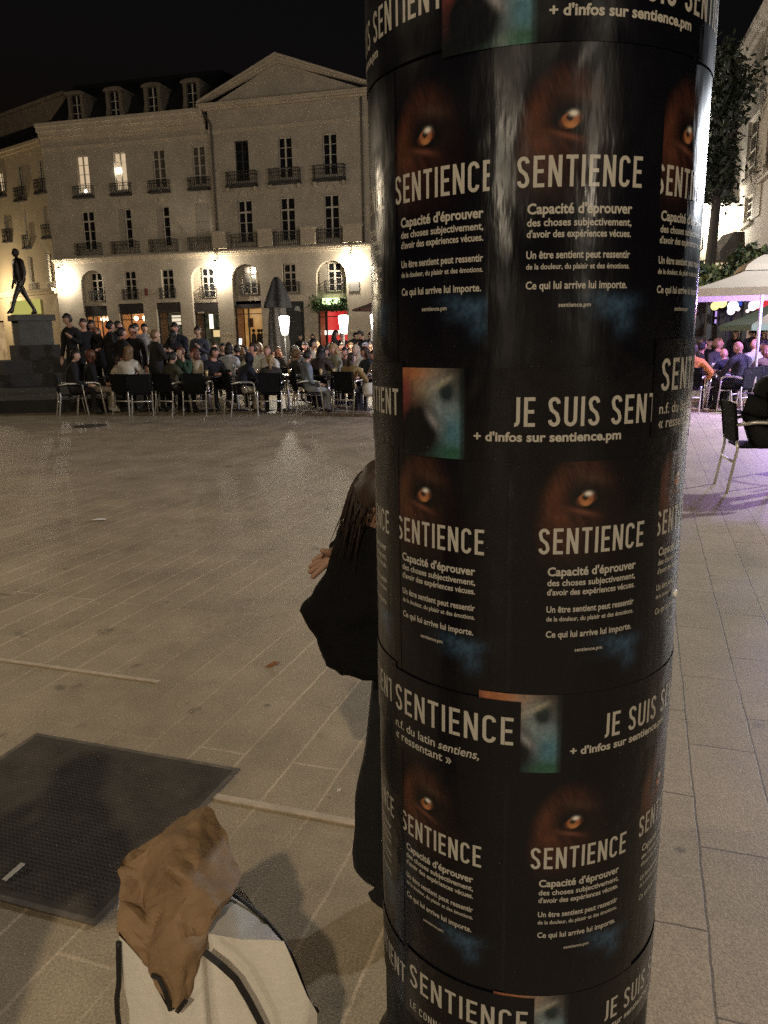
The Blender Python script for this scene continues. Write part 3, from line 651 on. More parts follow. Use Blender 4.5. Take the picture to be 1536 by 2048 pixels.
point('pink_bar_light', (9.6, 17.5, 2.2), 220, (1,.35,.45), .2)
# pergola frame with climbing plants in front of the bar
pg = empty('planted_pergola', at(1460, 640, 23)); pg.location.z = 0; tag(pg, 'wooden pergola covered in green climbing leaves behind the parasols', 'pergola')
L0, L1 = at(1350,560,23).x-pg.location.x, at(1640,560,23).x-pg.location.x; ZL, ZH = at(1460,568,23).z, at(1460,500,23).z
m = MB()
for x in np.linspace(L0, L1, 5): m.box(x-.07, x+.07, -.07, .07, 0, ZL)
m.build('posts', WOODD, pg)
m = MB(); m.box(L0, L1, -.1, .1, ZL, ZL+.15); m.box(L0, L1, .9, 1.1, ZL, ZL+.15); m.build('beam', WOODD, pg)
HG1 = mat('climber_leaves', (.10,.13,.045), .6, var=.5, vscale=6); HG2 = mat('climber_leaves_dark', (.025,.05,.025), .6)
m = MB()
def hs():
    x = random.uniform(L0, L1); top = ZH - .35 + .35*math.sin(x*1.9) + .2*math.sin(x*4.3+1)
    z = ZL - .25 + (top-ZL+.3)*random.random()**.8; return (x, -.45+random.gauss(0,.35)+ (z-ZL)*.35, z + random.gauss(0,.08))
leaves(m, 5200, hs, .11, 0); leaves(m, 2600, hs, .12, 1); m.build('foliage', [HG1, HG2], pg)

# trees in front of the grey house
BARK = mat('tree_bark', (.05,.04,.032), .9, bump=.6, bscale=12); LF1 = mat('tree_leaves', (.022,.030,.012), .6, var=.4, vscale=4); LF2 = mat('tree_leaves_dark', (.010,.014,.007), .6)
def tree(px, Y, zlo, zhi, rad, n, label, trunk=.22):
    p = at(px, 600, Y); p.z = 0; t = empty('plane_tree', p); tag(t, label, 'tree', 'trees before the grey house')
    m = MB(); m.tube([(0,0,0),(.05,0,1.5),(-.04,.05,3),(.06,0,zlo+1)], [trunk*1.25, trunk, trunk*.9, trunk*.7], 10)
    for k in range(7):
        a = k*2.4; r = rad*random.uniform(.5,.8); z1 = zlo+(zhi-zlo)*random.uniform(.3,.8)
        m.tube([(0,0,zlo-.2+.25*k),(r*.4*math.cos(a), r*.4*math.sin(a), zlo+.6+.25*k),(r*math.cos(a), r*math.sin(a), z1)], [trunk*.45, trunk*.28, .04], 6)
    m.build('trunk', BARK, t)
    cl = [(rad*random.uniform(.1,.9), random.random()*6.28, random.uniform(zlo, zhi), random.uniform(.5,1.1)) for _ in range(34)]
    def smp():
        r, a, z, s = random.choice(cl); d = Vector((random.gauss(0,1),random.gauss(0,1),random.gauss(0,.7)))*.42*s
        return (r*math.cos(a)+d.x, r*math.sin(a)+d.y, z+d.z)
    m = MB(); leaves(m, n, smp, .13, 0); leaves(m, n//2, smp, .13, 1); m.build('crown', [LF1, LF2], t)
tree(1417, 30, 6.4, 11.0, .85, 3000, 'dark leafy tree whose trunk stands against the lit pale wall')
tree(1380, 35, 6.8, 12, 1.4, 3000, 'dark tree further back, mostly behind the edge of the column')

# ------------------------------------------------------------------ street lamps round the square
for k, (p, w, c, lab) in enumerate(STREET):
    o = empty('street_lamp', (p[0], p[1], 0)); tag(o, lab, 'street lamp', 'street lamps round the square')
    h = p[2]; off = .9 if k != 4 else .5
    m = MB(); m.lathe([(.14,0),(.14,.5),(.08,.6),(.06,h+.35),(.04,h+.5)], (0, -off, 0), 10); m.tube([(0,-off,h+.3),(0,-off*.5,h+.55),(0,0,h+.5),(0,0,h+.42)], .035, 6); m.build('pole', POLEK, o)
    m = MB(); m.lathe([(.24,h+.22),(.16,h+.38),(.05,h+.44)], (0,0,0), 12); hd = m.build('lantern_cap', POLEK, o)
    m = MB(); m.lathe([(.165,h+.14),(.20,h+.215)], (0,0,0), 12); m.build('lantern_glass', glow('street_lamp_glass', c, 6), o)

# ------------------------------------------------------------------ poster column
PX, PY, PR = .2094, 1.1297, .22
col = empty('poster_column', (PX, PY, 0)); tag(col, 'thick round column papered all over with black SENTIENCE posters', 'column')
def noisy_gloss(name, use_attr, col_=(.012,.012,.014), rough=.235, bumps=.5, spec=.34):
    m = bpy.data.materials.new(name); m.use_nodes = True; nt = m.node_tree; b = nt.nodes['Principled BSDF']; L = nt.links
    if use_attr:
        a = nt.nodes.new('ShaderNodeVertexColor'); a.layer_name = 'print'; L.new(a.outputs[0], b.inputs['Base Color'])
    else: b.inputs['Base Color'].default_value = (*col_, 1)
    tc = nt.nodes.new('ShaderNodeTexCoord'); mp = nt.nodes.new('ShaderNodeMapping'); mp.inputs['Scale'].default_value = (1,1,.22); L.new(tc.outputs['Object'], mp.inputs[0])
    n = nt.nodes.new('ShaderNodeTexNoise'); n.inputs['Scale'].default_value = 26; n.inputs['Detail'].default_value = 4; L.new(mp.outputs[0], n.inputs['Vector'])
    bp = nt.nodes.new('ShaderNodeBump'); bp.inputs['Strength'].default_value = bumps; bp.inputs['Distance'].default_value = .004
    w1 = nt.nodes.new('ShaderNodeTexNoise'); w1.inputs['Scale'].default_value = 7; w1.inputs['Detail'].default_value = 2; w1.inputs['Distortion'].default_value = .8; L.new(tc.outputs['Object'], w1.inputs['Vector'])
    wm = nt.nodes.new('ShaderNodeMath'); wm.operation = 'MULTIPLY_ADD'; L.new(w1.outputs[0], wm.inputs[0]); wm.inputs[1].default_value = 2.2; L.new(n.outputs[0], wm.inputs[2])
    L.new(wm.outputs[0], bp.inputs['Height']); L.new(bp.outputs[0], b.inputs['Normal'])
    n2_ = nt.nodes.new('ShaderNodeTexNoise'); n2_.inputs['Scale'].default_value = 9; L.new(tc.outputs['Object'], n2_.inputs['Vector'])
    r = nt.nodes.new('ShaderNodeMapRange'); r.inputs[1].default_value = .3; r.inputs[2].default_value = .7; r.inputs[3].default_value = rough-.07; r.inputs[4].default_value = rough+.1
    L.new(n2_.outputs[0], r.inputs[0]); L.new(r.outputs[0], b.inputs['Roughness'])
    b.inputs['Specular IOR Level'].default_value = spec
    return m
PRINT = noisy_gloss('printed_black_poster', True); INK = noisy_gloss('poster_white_ink', False, (.41,.39,.345), .28, .2, .32)
SHAFT = noisy_gloss('dark_column_metal', False, (.004,.004,.0055), .30)
m = MB(); m.lathe([(PR+.035,0),(PR+.035,.22),(PR+.012,.26),(PR,.28),(PR,3.4),(PR+.03,3.44),(PR+.05,3.55),(PR-.02,3.75),(.05,3.95)], n=96); m.build('shaft', SHAFT, col)

def bent_sheet(name, x0, x1, z0, z1, step, colf, parent, r):
    nx, nz = max(2, int((x1-x0)/step)+1), max(2, int((z1-z0)/step)+1)
    xs = np.linspace(x0, x1, nx); zs = np.linspace(z0, z1, nz); Xg, Zg = np.meshgrid(xs, zs)
    ph = Xg/PR; co = np.stack([r*np.sin(ph), -r*np.cos(ph), Zg], -1).reshape(-1, 3)
    idx = np.arange(nx*nz).reshape(nz, nx); q = np.stack([idx[:-1,:-1], idx[:-1,1:], idx[1:,1:], idx[1:,:-1]], -1).reshape(-1, 4)
    me = bpy.data.meshes.new(name); me.from_pydata(co.tolist(), [], q.tolist()); me.materials.append(PRINT)
    me.polygons.foreach_set('use_smooth', [True]*len(me.polygons))
    ca = me.color_attributes.new('print', 'FLOAT_COLOR', 'POINT'); c = np.ones((nx*nz, 4), np.float32); c[:, :3] = colf(Xg, Zg).reshape(-1, 3)
    ca.data.foreach_set('color', c.ravel())
    o = bpy.data.objects.new(name, me); COL.objects.link(o); o.parent = parent
    return o
_fx = {}
def text_geo(s, bold=0.0):
    key = (s, bold)
    if key in _fx: return _fx[key]
    cu = bpy.data.curves.new('t', 'FONT'); cu.body = s; cu.size = 1; cu.resolution_u = 3; cu.offset = bold; cu.fill_mode = 'FRONT' if hasattr(cu, 'fill_mode') else 'FRONT'
    ob = bpy.data.objects.new('t', cu); COL.objects.link(ob)
    dg = bpy.context.evaluated_depsgraph_get(); me = ob.evaluated_get(dg).to_mesh()
    vs = np.array([v.co[:] for v in me.vertices]); fs = [tuple(p.vertices) for p in me.polygons]
    ob.evaluated_get(dg).to_mesh_clear(); bpy.data.objects.remove(ob); bpy.data.curves.remove(cu)
    _fx[key] = (vs, fs); return vs, fs
CAPH = None
def text_into(mb, s, x, z, cap, width=None, bold=0.02, slant=0.0, r=PR, hs=None):
    """lay a line on the cylinder: x along the arc, z up; cap = capital height, width = total width"""
    global CAPH
    if CAPH is None: v, _ = text_geo('E', 0.0); CAPH = v[:,1].max()
    vs, fs = text_geo(s, bold); k = cap/CAPH
    w0 = vs[:,0].max()-vs[:,0].min(); kx = width/w0 if width else k*(hs or .8)
    X = x + (vs[:,0]-vs[:,0].min())*kx + vs[:,1]*k*slant; Zc = z + vs[:,1]*k
    ph = X/PR
    mb.add(list(zip((r*np.sin(ph)).tolist(), (-r*np.cos(ph)).tolist(), Zc.tolist())), fs)
GL = {}
def _arc(cx, cz, rx, rz, a0, a1, n=8): return [(cx+rx*math.cos(math.radians(a0+(a1-a0)*k/n)), cz+rz*math.sin(math.radians(a0+(a1-a0)*k/n))) for k in range(n+1)]
_t = .125; _h = _t/2; _W = .40
GL['I'] = (.125, [[(_h,0),(_h,1)]]); GL['E'] = (.35, [[(_h,0),(_h,1)],[(_t,_h),(.35,_h)],[(_t,.51),(.32,.51)],[(_t,1-_h),(.35,1-_h)]])
GL['L'] = (.33, [[(_h,0),(_h,1)],[(_t,_h),(.33,_h)]]); GL['T'] = (.38, [[(.19,0),(.19,1-_t)],[(0,1-_h),(.38,1-_h)]])
GL['N'] = (.43, [[(_h,0),(_h,1)],[(.43-_h,0),(.43-_h,1)],[(_h+.01,.97),(.43-_h-.01,.03)]])
GL['A'] = (.44, [[(_h-.01,0),(.22,.98)],[(.22,.98),(.44-_h+.01,0)],[(.12,.27),(.32,.27)]])
GL['J'] = (.27, [[(.27-_h,1),(.27-_h,.22)] + _arc(.27-_h-.10,.20,.10,.20-_h,0,-100)[1:]])
GL['U'] = (.42, [[(_h,1),(_h,.24)] + _arc(.21,.24,.21-_h,.24-_h,180,360)[1:] + [(.42-_h,1)]])
GL['C'] = (.40, [_arc(.20,.77,.20-_h,.23-_h,0,180) + _arc(.20,.23,.20-_h,.23-_h,180,360)])
GL['O'] = (.41, [_arc(.205,.77,.205-_h,.23-_h,0,180) + _arc(.205,.23,.205-_h,.23-_h,180,360) + [(.41-_h,.77)]])
GL['S'] = (.39, [_arc(.195,.775,.195-_h,.225-_h,0,190) + [(.11,.575),(.27,.43)] + _arc(.195,.225,.195-_h,.225-_h,20,-180)])
def title_into(mb, s, x, z, cap, width, r):
    gap = .115; w0 = sum((GL[c][0] if c != ' ' else .17) + gap for c in s) - gap; kx = width/w0; cx = 0.0; th = _t
    for c in s:
        if c == ' ': cx += .17+gap; continue
        w, strokes = GL[c]
        for P in strokes:
            Q = [Vector((p[0]*kx/cap, p[1], 0)) for p in P]; fine = []
            for i in range(len(Q)): 
                fine.append(Q[i])
            L = []
            for i, p in enumerate(fine):
                t0 = (fine[i]-fine[i-1]).normalized() if i else None; t1 = (fine[i+1]-fine[i]).normalized() if i < len(fine)-1 else None
                t = ((t0 or t1)+(t1 or t0)).normalized(); nn = Vector((-t.y, t.x, 0)); k = 1/max(.5, abs(nn.dot(Vector((-(t1 or t0).y, (t1 or t0).x, 0)))))
                L += [p+nn*th/2*k, p-nn*th/2*k]
            X = np.array([x + cx*kx + q.x*cap for q in L]); Zc = [z+q.y*cap for q in L]; ph = X/PR
            mb.add(list(zip((r*np.sin(ph)).tolist(), (-r*np.cos(ph)).tolist(), Zc)), [(2*i,2*i+1,2*i+3,2*i+2) for i in range(len(fine)-1)])
        cx += w+gap
def sm(a): a = np.clip(a, 0, 1); return a*a*(3-2*a)
def gs(x, z, cx, cz, sx, sz, rot=0.0):
    c, s = math.cos(rot), math.sin(rot); u = (x-cx)*c+(z-cz)*s; v = -(x-cx)*s+(z-cz)*c
    return np.exp(-(u/sx)**2-(v/sz)**2)
def lay(c, a, col_): return c*(1-a[...,None]) + np.array(col_)*a[...,None]
_nz = rng.random((64, 64))
def vn(x, z, sx, sz):
    u = np.abs(x*sx) % 63; v = np.abs(z*sz) % 63; i = u.astype(int); j = v.astype(int); fu = u-i; fv = v-j
    return (_nz[i,j]*(1-fu)*(1-fv)+_nz[(i+1)%64,j]*fu*(1-fv)+_nz[i,(j+1)%64]*(1-fu)*fv+_nz[(i+1)%64,(j+1)%64]*fu*fv)
def eye_print(x, z):
    c = np.ones(x.shape+(3,))*np.array((.0035,.0035,.006))
    st = .35+.9*vn(x+z*.4+5, z+5, 520, 110)
    fur = gs(x,z,.012,.07,.028,.06,.25)*.9 + gs(x,z,.035,.125,.022,.035,-.3) + gs(x,z,.07,.10,.02,.03,.6)*.55 + gs(x,z,.055,.045,.03,.018)*.5
    arch = sm((1.02-np.hypot((x-.058)/.068, (z-.025)/.108))/.28)*sm((z+.03)/.04)*sm((.135-x)/.08)
    c = lay(c, np.clip((fur+.25)*st*.75*arch,0,1), (.062,.022,.014))
    c = lay(c, np.clip(gs(x,z,.022,.06,.016,.035,.2)*st*.55*arch,0,1), (.13,.045,.024))
    c = lay(c, np.clip(gs(x,z,.065,.092,.020,.007,-.25)*st*.6*arch,0,1), (.09,.05,.035))
    ex, ez = .056, .068
    c = lay(c, np.clip(gs(x,z,ex,ez,.024,.018)*1.5,0,1), (.006,.005,.006))
    c = lay(c, np.clip(gs(x,z,ex-.004,ez-.016,.017,.0032,-.25)*.8,0,1), (.16,.06,.04))
    d = np.hypot(x-ex,(z-ez)*1.05)
    xr = (x-ex)*.96+(z-ez)*.28; zr = -(x-ex)*.28+(z-ez)*.96
    alm = sm((1-((np.abs(xr)/.0150)**2 + (np.abs(zr+.001)/.0088)**2))*3)
    ir = sm((.0100-d)/.0015)*alm
    c = lay(c, alm*.8, (.075,.03,.02)); c = lay(c, ir, (.27,.10,.042)); c = lay(c, ir*sm((d-.0075)/.003)*.6, (.16,.05,.02))
    c = lay(c, ir*np.clip(gs(x,z,ex,ez-.006,.007,.004),0,1)*.7, (.48,.22,.085))
    c = lay(c, alm*sm((.0042-np.hypot(x-ex+.001,z-ez-.002))/.001), (.006,.005,.006))
    c = lay(c, np.clip(gs(x,z,ex+.003,ez+.0062,.0042,.0026)*1.4,0,1), (.7,.66,.6))
    bl = gs(x,z,.118,-.128,.024,.010,.2)+gs(x,z,.128,-.148,.012,.012)*.8+gs(x,z,.095,-.118,.02,.008)*.5
    c = lay(c, np.clip(bl*(.3+.9*vn(x+3,z+3,300,300)),0,1), (.035,.075,.13))
    return c
def face_print(x, z):                               # x from JE, z from the baseline
    c = np.ones(x.shape+(3,))*np.array((.0035,.0035,.006))
    inside = sm((-.056-x)/.002)
    f = np.ones(x.shape+(3,))*np.array((.012,.012,.016))
    f = lay(f, np.clip(gs(x,z,-.118,.052,.032,.040),0,1), (.27,.19,.12))
    f = lay(f, np.clip(gs(x,z,-.15,.035,.014,.05)*1.2,0,1), (.20,.05,.045))
    f = lay(f, np.clip(gs(x,z,-.135,.062,.03,.01),0,1), (.36,.14,.06))
    f = lay(f, np.clip(gs(x,z,-.085,.01,.022,.045,.3)*1.1,0,1), (.24,.30,.33))
    f = lay(f, np.clip(gs(x,z,-.072,-.012,.02,.03)*1.1,0,1), (.07,.17,.23))
    f = lay(f, np.clip(gs(x,z,-.075,-.036,.03,.012)*1.1,0,1), (.03,.10,.07))
    f = lay(f, np.clip(gs(x,z,-.125,-.034,.022,.008),0,1), (.03,.09,.07))
    f = lay(f, np.clip(gs(x,z,-.082,.04,.011,.014)*1.4,0,1), (.02,.03,.035))
    f = lay(f, np.clip(gs(x,z,-.088,.05,.014,.004,.5)*.7,0,1), (.40,.38,.30))
    f = lay(f, np.clip(gs(x,z,-.150,-.036,.022,.016)*1.3,0,1), (.008,.009,.010)); f = lay(f, np.clip(gs(x,z,-.126,-.010,.029,.030)*2.3,0,1), (.006,.007,.01))
    f = lay(f, sm((x+.066)/.006)*.8, (.008,.012,.012)); f = lay(f, np.clip(gs(x,z,-.135,.040,.004,.02,.2)*.5,0,1), (.12,.07,.05)); f = lay(f, np.clip(gs(x,z,-.102,.004,.005,.014,.7)*.8,0,1), (.30,.30,.33))
    f *= (.7+.5*vn(x+2,z+2,420,420))[...,None]
    return c*(1-inside[...,None])+f*inside[...,None]
def plain(x, z): return np.ones(x.shape+(3,))*np.array((.0035,.0035,.006))

def place(o, x0, z0, layer):
    o.rotation_euler = (0, 0, x0/PR); o.location = (0, 0, CAMH+z0); k = 1 + (.0009+.0005*layer)/PR; o.scale = (k, k, 1)
BODY = [("Capacité d'éprouver", -.0275, .0105, .120, .028), ("des choses subjectivement,", -.0405, .0078, .120, .022), ("d'avoir des expériences vécues.", -.0525, .0076, .120, .022),
        ("Un être sentient peut ressentir", -.075, .0080, .120, .022), ("de la douleur, du plaisir et des émotions.", -.0865, .0058, .120, .018), ("Ce qui lui arrive lui importe.", -.108, .0082, .118, .022)]
RT = PR + .0003
eye_poster = bent_sheet('eye_poster', -.03, .172, -.205, .150, .0016, eye_print, col, PR)
m = MB(); title_into(m, 'SENTIENCE', 0, 0, .0325, .143, RT)
for (s, z, cap, w, bd) in BODY: text_into(m, s, .012, z, cap, w, bd, r=RT)
text_into(m, 'sentience.pm', .049, -.128, .0048, .037, .015, r=RT)
m.build('lettering', INK, eye_poster, fix=False)
banner = bent_sheet('snout_banner', -.163, .262, -.042, .068, .0018, face_print, col, PR)
m = MB(); title_into(m, 'JE SUIS SENTIENT', 0, 0, .0345, .252, RT); text_into(m, "+ d'infos sur sentience.pm", -.045, -.0175, .0105, .178, .03, r=RT); m.build('lettering', INK, banner, fix=False)
defin = bent_sheet('definition_banner', -.013, .20, -.056, .062, .006, plain, col, PR)
m = MB(); title_into(m, 'SENTIENCE', 0, 0, .039, .191, RT); text_into(m, 'n.f. du latin', 0, -.0275, .0125, .082, .012, r=RT); text_into(m, 'sentiens,', .087, -.0275, .0125, .060, .012, .22, r=RT); text_into(m, '« ressentant »', 0, -.045, .0125, .108, .012, r=RT); m.build('lettering', INK, defin, fix=False)
defin2 = bent_sheet('definition_banner', -.013, .20, -.056, .062, .006, plain, col, PR)
m = MB(); title_into(m, 'SENTIENCE', 0, 0, .039, .191, RT); title_into(m, 'LE CONNAI', 0, -.042, .0135, .070, RT); m.build('lettering', INK, defin2, fix=False)
ROWS = [(.157, (-.225,-.056,.108,-.395,.30,.49,.66)), (-.268, (-.231,-.022,.144,-.397,.33,.50,.68)), (-.713, (-.23,-.021,.150,-.397,.33,.51,.69))]
DZ = {(0,2):-.005,(1,1):.005,(1,2):.012,(2,1):.010,(2,2):.018}
first = True
for i, (z, xs) in enumerate(ROWS):
    for j, x in enumerate(xs):
        o = eye_poster if first else copy_tree(eye_poster, col); first = False
        place(o, x, z+DZ.get((i,j),0), [0,2,1,1,0,2,1][j])
first = True
for (x, z, l) in ((.019,.343,4),(-.395,.352,3),(-.057,-.107,3),(-.473,-.101,4),(.071,-.517,3),(-.499,-.519,4),(.096,-.975,3),(-.475,-.985,4),(.43,-.10,3),(.46,.345,3),(.5,-.52,3),(-.057,.80,3),(.37,.80,4),(-.48,.80,3)):
    o = banner if first else copy_tree(banner, col); first = False; place(o, x, z, l)
place(defin, -.238, -.521, 5); o = copy_tree(defin, col); place(o, .135, -.071, 5); place(defin2, -.21, -.972, 5)
for x in (-.39,-.19,.01,.21,.41): o = copy_tree(eye_poster, col); place(o, x, .60, 0 if x in (-.39,.01,.41) else 1)
m = MB(); m.lathe([(.0062,0),(.005,.003),(.0015,.0045)], n=12); o = m.build('pale_pin', mat('pale_pin', (.75,.75,.7), .4), col)
ph = R_(55); o.location = (math.sin(ph)*(PR+.004), -math.cos(ph)*(PR+.004), CAMH-.348); o.rotation_euler = (R_(90), 0, ph)

# ------------------------------------------------------------------ people
SKINS = [mat('skin_light', (.50,.31,.22), .6), mat('skin_rosy', (.52,.27,.20), .6), mat('skin_tan', (.36,.21,.14), .6), mat('skin_brown', (.16,.085,.055), .6)]
_cm = {}
def cloth(c, nm='cloth'):
    k = tuple(c)
    if k not in _cm: _cm[k] = mat(nm + '_fabric', c, .88, var=.18, vscale=9, bump=.25, bscale=22)
    return _cm[k]
SHOE = mat('dark_shoes', (.03,.028,.027), .6); SHOEW = mat('white_trainers', (.6,.57,.52), .6)
EYEM = mat('dark_eyes', (.01,.008,.008), .3)
PEOPLE = []
def skeleton(pose='stand', lean=0.0, arms='down', headyaw=0.0, headpitch=0.0, wide=1.0, fingers=False, stride=0.0, twist=0.0):
    """joints as (position, radius, parent index, region); faces +Y, feet at z = 0"""
    J = []
    def j(p, r, par, reg): J.append([Vector(p), r, par, reg]); return len(J)-1
    ph = .94 if pose != 'sit' else .53
    pel = j((0,0,ph), .150*wide, None, 'legs')
    rot = Matrix.Rotation(-lean, 3, 'X')
    def up(x, y, z): return Vector((0,0,ph)) + rot @ Vector((x, y, z))
    sp = j(up(0,.0,.16), .142*wide, pel, 'top'); ch = j(up(0,.005,.34), .150*wide, sp, 'top'); uc = j(up(0,-.005,.465), .108*wide, ch, 'top')
    nk = j(up(0,.012,.55), .052, uc, 'skin')
    hb_ = up(0,.02,.60); hr_ = Matrix.Rotation(headyaw, 3, 'Z') @ Matrix.Rotation(-headpitch, 3, 'X') @ Matrix.Rotation(-lean*.3, 3, 'X')
    h0 = j(hb_ + Vector((0,0,.02)), .050, nk, 'skin')
    head = (hb_ + hr_ @ Vector((0,.01,.085)), hr_)
    for s in (-1, 1):
        a = arms[0 if s < 0 else 1] if isinstance(arms, tuple) else arms
        sh = j(up(s*.180*wide,-.005,.450), .076, uc, 'top'); S0 = J[sh][0]
        if a == 'down': el, wr, hd = Vector((s*.055,-.03,-.29)), Vector((s*.07,.06,-.53)), Vector((s*.065,.09,-.62))
        elif a == 'table': el, wr, hd = Vector((s*.09,.13,-.26)), Vector((-s*.02,.36,-.22)), Vector((-s*.05,.44,-.21))
        elif a == 'face': el, wr, hd = Vector((s*.06,.22,-.22)), Vector((-s*.05,.20,.04)), Vector((-s*.07,.16,.12))
        elif a == 'raise': el, wr, hd = Vector((s*.14,.16,-.06)), Vector((s*.12,.26,.18)), Vector((s*.11,.28,.26))
        elif a == 'lap': el, wr, hd = Vector((s*.08,.02,-.28)), Vector((-s*.02,.24,-.36)), Vector((-s*.05,.32,-.37))
        elif a == 'out': el, wr, hd = Vector((s*.20,.02,-.20)), Vector((s*.10,.22,-.32)), Vector((s*.03,.28,-.33))
        elif a == 'chest': el, wr, hd = Vector((s*.10,.06,-.26)), Vector((-s*.02,.22,-.14)), Vector((-s*.06,.25,-.09))
        elif a == 'back': el, wr, hd = Vector((s*.10,-.10,-.26)), Vector((s*.10,-.06,-.52)), Vector((s*.09,-.03,-.61))
        e = j(S0+el, .057, sh, 'top'); w = j(S0+wr, .038, e, 'sleeve'); hd_ = S0+hd
        h = j(hd_, .036, w, 'skin'); dd = (hd-wr).normalized(); sd = dd.cross(Vector((0,0,1)));
        if sd.length < .1: sd = Vector((1,0,0))
        sd.normalize()
        if fingers:
            for k in range(4): b = j(hd_+dd*.05+sd*(.026-.0175*k), .011, h, 'skin'); c2 = j(hd_+dd*(.085+.008*(k in (1,2)))+sd*(.028-.0185*k)+Vector((0,0,-.008)), .009, b, 'skin'); j(hd_+dd*(.108+.010*(k in (1,2)))+sd*(.027-.018*k)+Vector((0,0,-.022)), .008, c2, 'skin')
            t1 = j(hd_+dd*.01-sd*.045*s+Vector((0,0,-.01)), .012, h, 'skin'); j(hd_+dd*.05-sd*.058*s+Vector((0,0,-.018)), .009, t1, 'skin')
        else:
            j(hd_+dd*.085, .020, h, 'skin'); j(hd_+dd*.03+sd*s*.035, .013, h, 'skin')
    for s in (-1, 1):
        if pose == 'sit':
            hp_ = j((s*.095*wide,.06,ph-.01), .098*wide, pel, 'legs'); kn = j((s*(.13+.02*wide),.44,.50), .066, hp_, 'legs'); an = j((s*.13,.44+.03*s*stride,.10), .044, kn, 'legs'); j((s*.13,.39,.045), .036, an, 'shoe'); j((s*.14,.57,.04), .034, an, 'shoe')
        elif pose == 'cross':
            pass
        else:
            st = stride*s
            hp_ = j((s*.095*wide,0,ph-.05), .096*wide, pel, 'legs'); kn = j((s*.105+.0*st,.02+st*.5,.50), .064, hp_, 'legs'); an = j((s*.11,st-.02,.10), .044, kn, 'legs'); j((s*.11,st-.05,.045), .036, an, 'shoe'); j((s*.12,st+.12,.04), .034, an, 'shoe')
    return J, head
def spawn(J):
    bm = bmesh.new(); L = bm.verts.layers.skin.verify(); vs = []
    for i, (p, r, par, reg) in enumerate(J):
        v = bm.verts.new(p); v[L].radius = (r, r); v[L].use_root = i == 0; vs.append(v)
    for i, (p, r, par, reg) in enumerate(J):
        if par is not None: bm.edges.new((vs[par], vs[i]))
    me = bpy.data.meshes.new('person'); bm.to_mesh(me); bm.free()
    o = bpy.data.objects.new('person', me); COL.objects.link(o)
    sk = o.modifiers.new('s', 'SKIN'); sk.use_smooth_shade = True
    sb = o.modifiers.new('d', 'SUBSURF'); sb.levels = 1; sb.render_levels = 1
    return o
def region_of(c, J, bias):
    best, bd = None, 1e9
    for i, (p, r, par, reg) in enumerate(J):
        if par is None: continue
        a = J[par][0]; d = p-a; t = max(0, min(1, (c-a).dot(d)/max(d.length_squared,1e-9))); q = a+d*t
        rr = J[par][1]*(1-t)+r*t; dist = (c-q).length - rr
        if dist < bd: bd = dist; best = (reg, t, i)
    reg, t, i = best
    return reg
REG = {'skin': 0, 'top': 1, 'sleeve': 1, 'legs': 2, 'shoe': 3}
HNU, HNV = 28, 22
def head_dirs():
    V = [Vector((0,0,1))]
    for i in range(1, HNV):
        t = math.pi*i/HNV
        for k in range(HNU): w = 2*math.pi*k/HNU; V.append(Vector((math.sin(t)*math.sin(w), math.sin(t)*math.cos(w), math.cos(t))))
    V.append(Vector((0,0,-1))); F = [(0, 1+(k+1)%HNU, 1+k) for k in range(HNU)]
    for i in range(HNV-2):
        a = 1+i*HNU; F += [(a+k, a+(k+1)%HNU, a+HNU+(k+1)%HNU, a+HNU+k) for k in range(HNU)]
    a = 1+(HNV-2)*HNU; F += [(a+k, a+(k+1)%HNU, len(V)-1) for k in range(HNU)]
    return V, F
HD, HF = head_dirs()
def skull(d):
    """one direction of the head: jaw, brow, eye sockets, nose, lips and chin"""
    x, y, z = d.x*.074, d.y*.094, d.z*.115
    if d.y < 0 and d.z > -.3: y *= 1.03
    t = max(0.0, -d.z-.05); x *= 1-.30*min(1, t*1.1); y *= (1-.10*t if d.y > 0 else 1-.35*min(1, t*1.2))
    if d.y > 0:
        g = lambda cx, cz, sx, sz: math.exp(-((x-cx)/sx)**2-((z-cz)/sz)**2)
        y *= .97
        y += .026*g(0,-.026,.011,.012)+.015*g(0,-.008,.009,.018)+.005*g(0,.026,.035,.010)-.010*(g(.030,.008,.014,.010)+g(-.030,.008,.014,.010))
        y += .007*g(0,-.058,.020,.006)-.004*g(0,-.064,.020,.003)+.006*g(0,-.072,.018,.006)+.007*g(0,-.100,.020,.014)+.004*(g(.042,-.025,.015,.015)+g(-.042,-.025,.015,.015))
    return Vector((x, y, z))
HEADV = [skull(d) for d in HD]
EARS = MB()
for q in (-1, 1): EARS.sphere((q*.076, -.008, -.004), (.010, .019, .031), 0, 8, 6)
def add_head(me, head):
    """grow the sculpted head on the neck, in the same mesh"""
    c, rot = head; bm = bmesh.new(); bm.from_mesh(me); P = [c + rot @ v for v in HEADV]
    for (V, F) in ((P, HF), ([c + rot @ Vector(v) for v in EARS.v], EARS.f)):
        vs = [bm.verts.new(v) for v in V]
        for f in F:
            q = bm.faces.new([vs[i] for i in f]); q.material_index = 0; q.smooth = True
    bmesh.ops.recalc_face_normals(bm, faces=bm.faces); bm.to_mesh(me); bm.free()
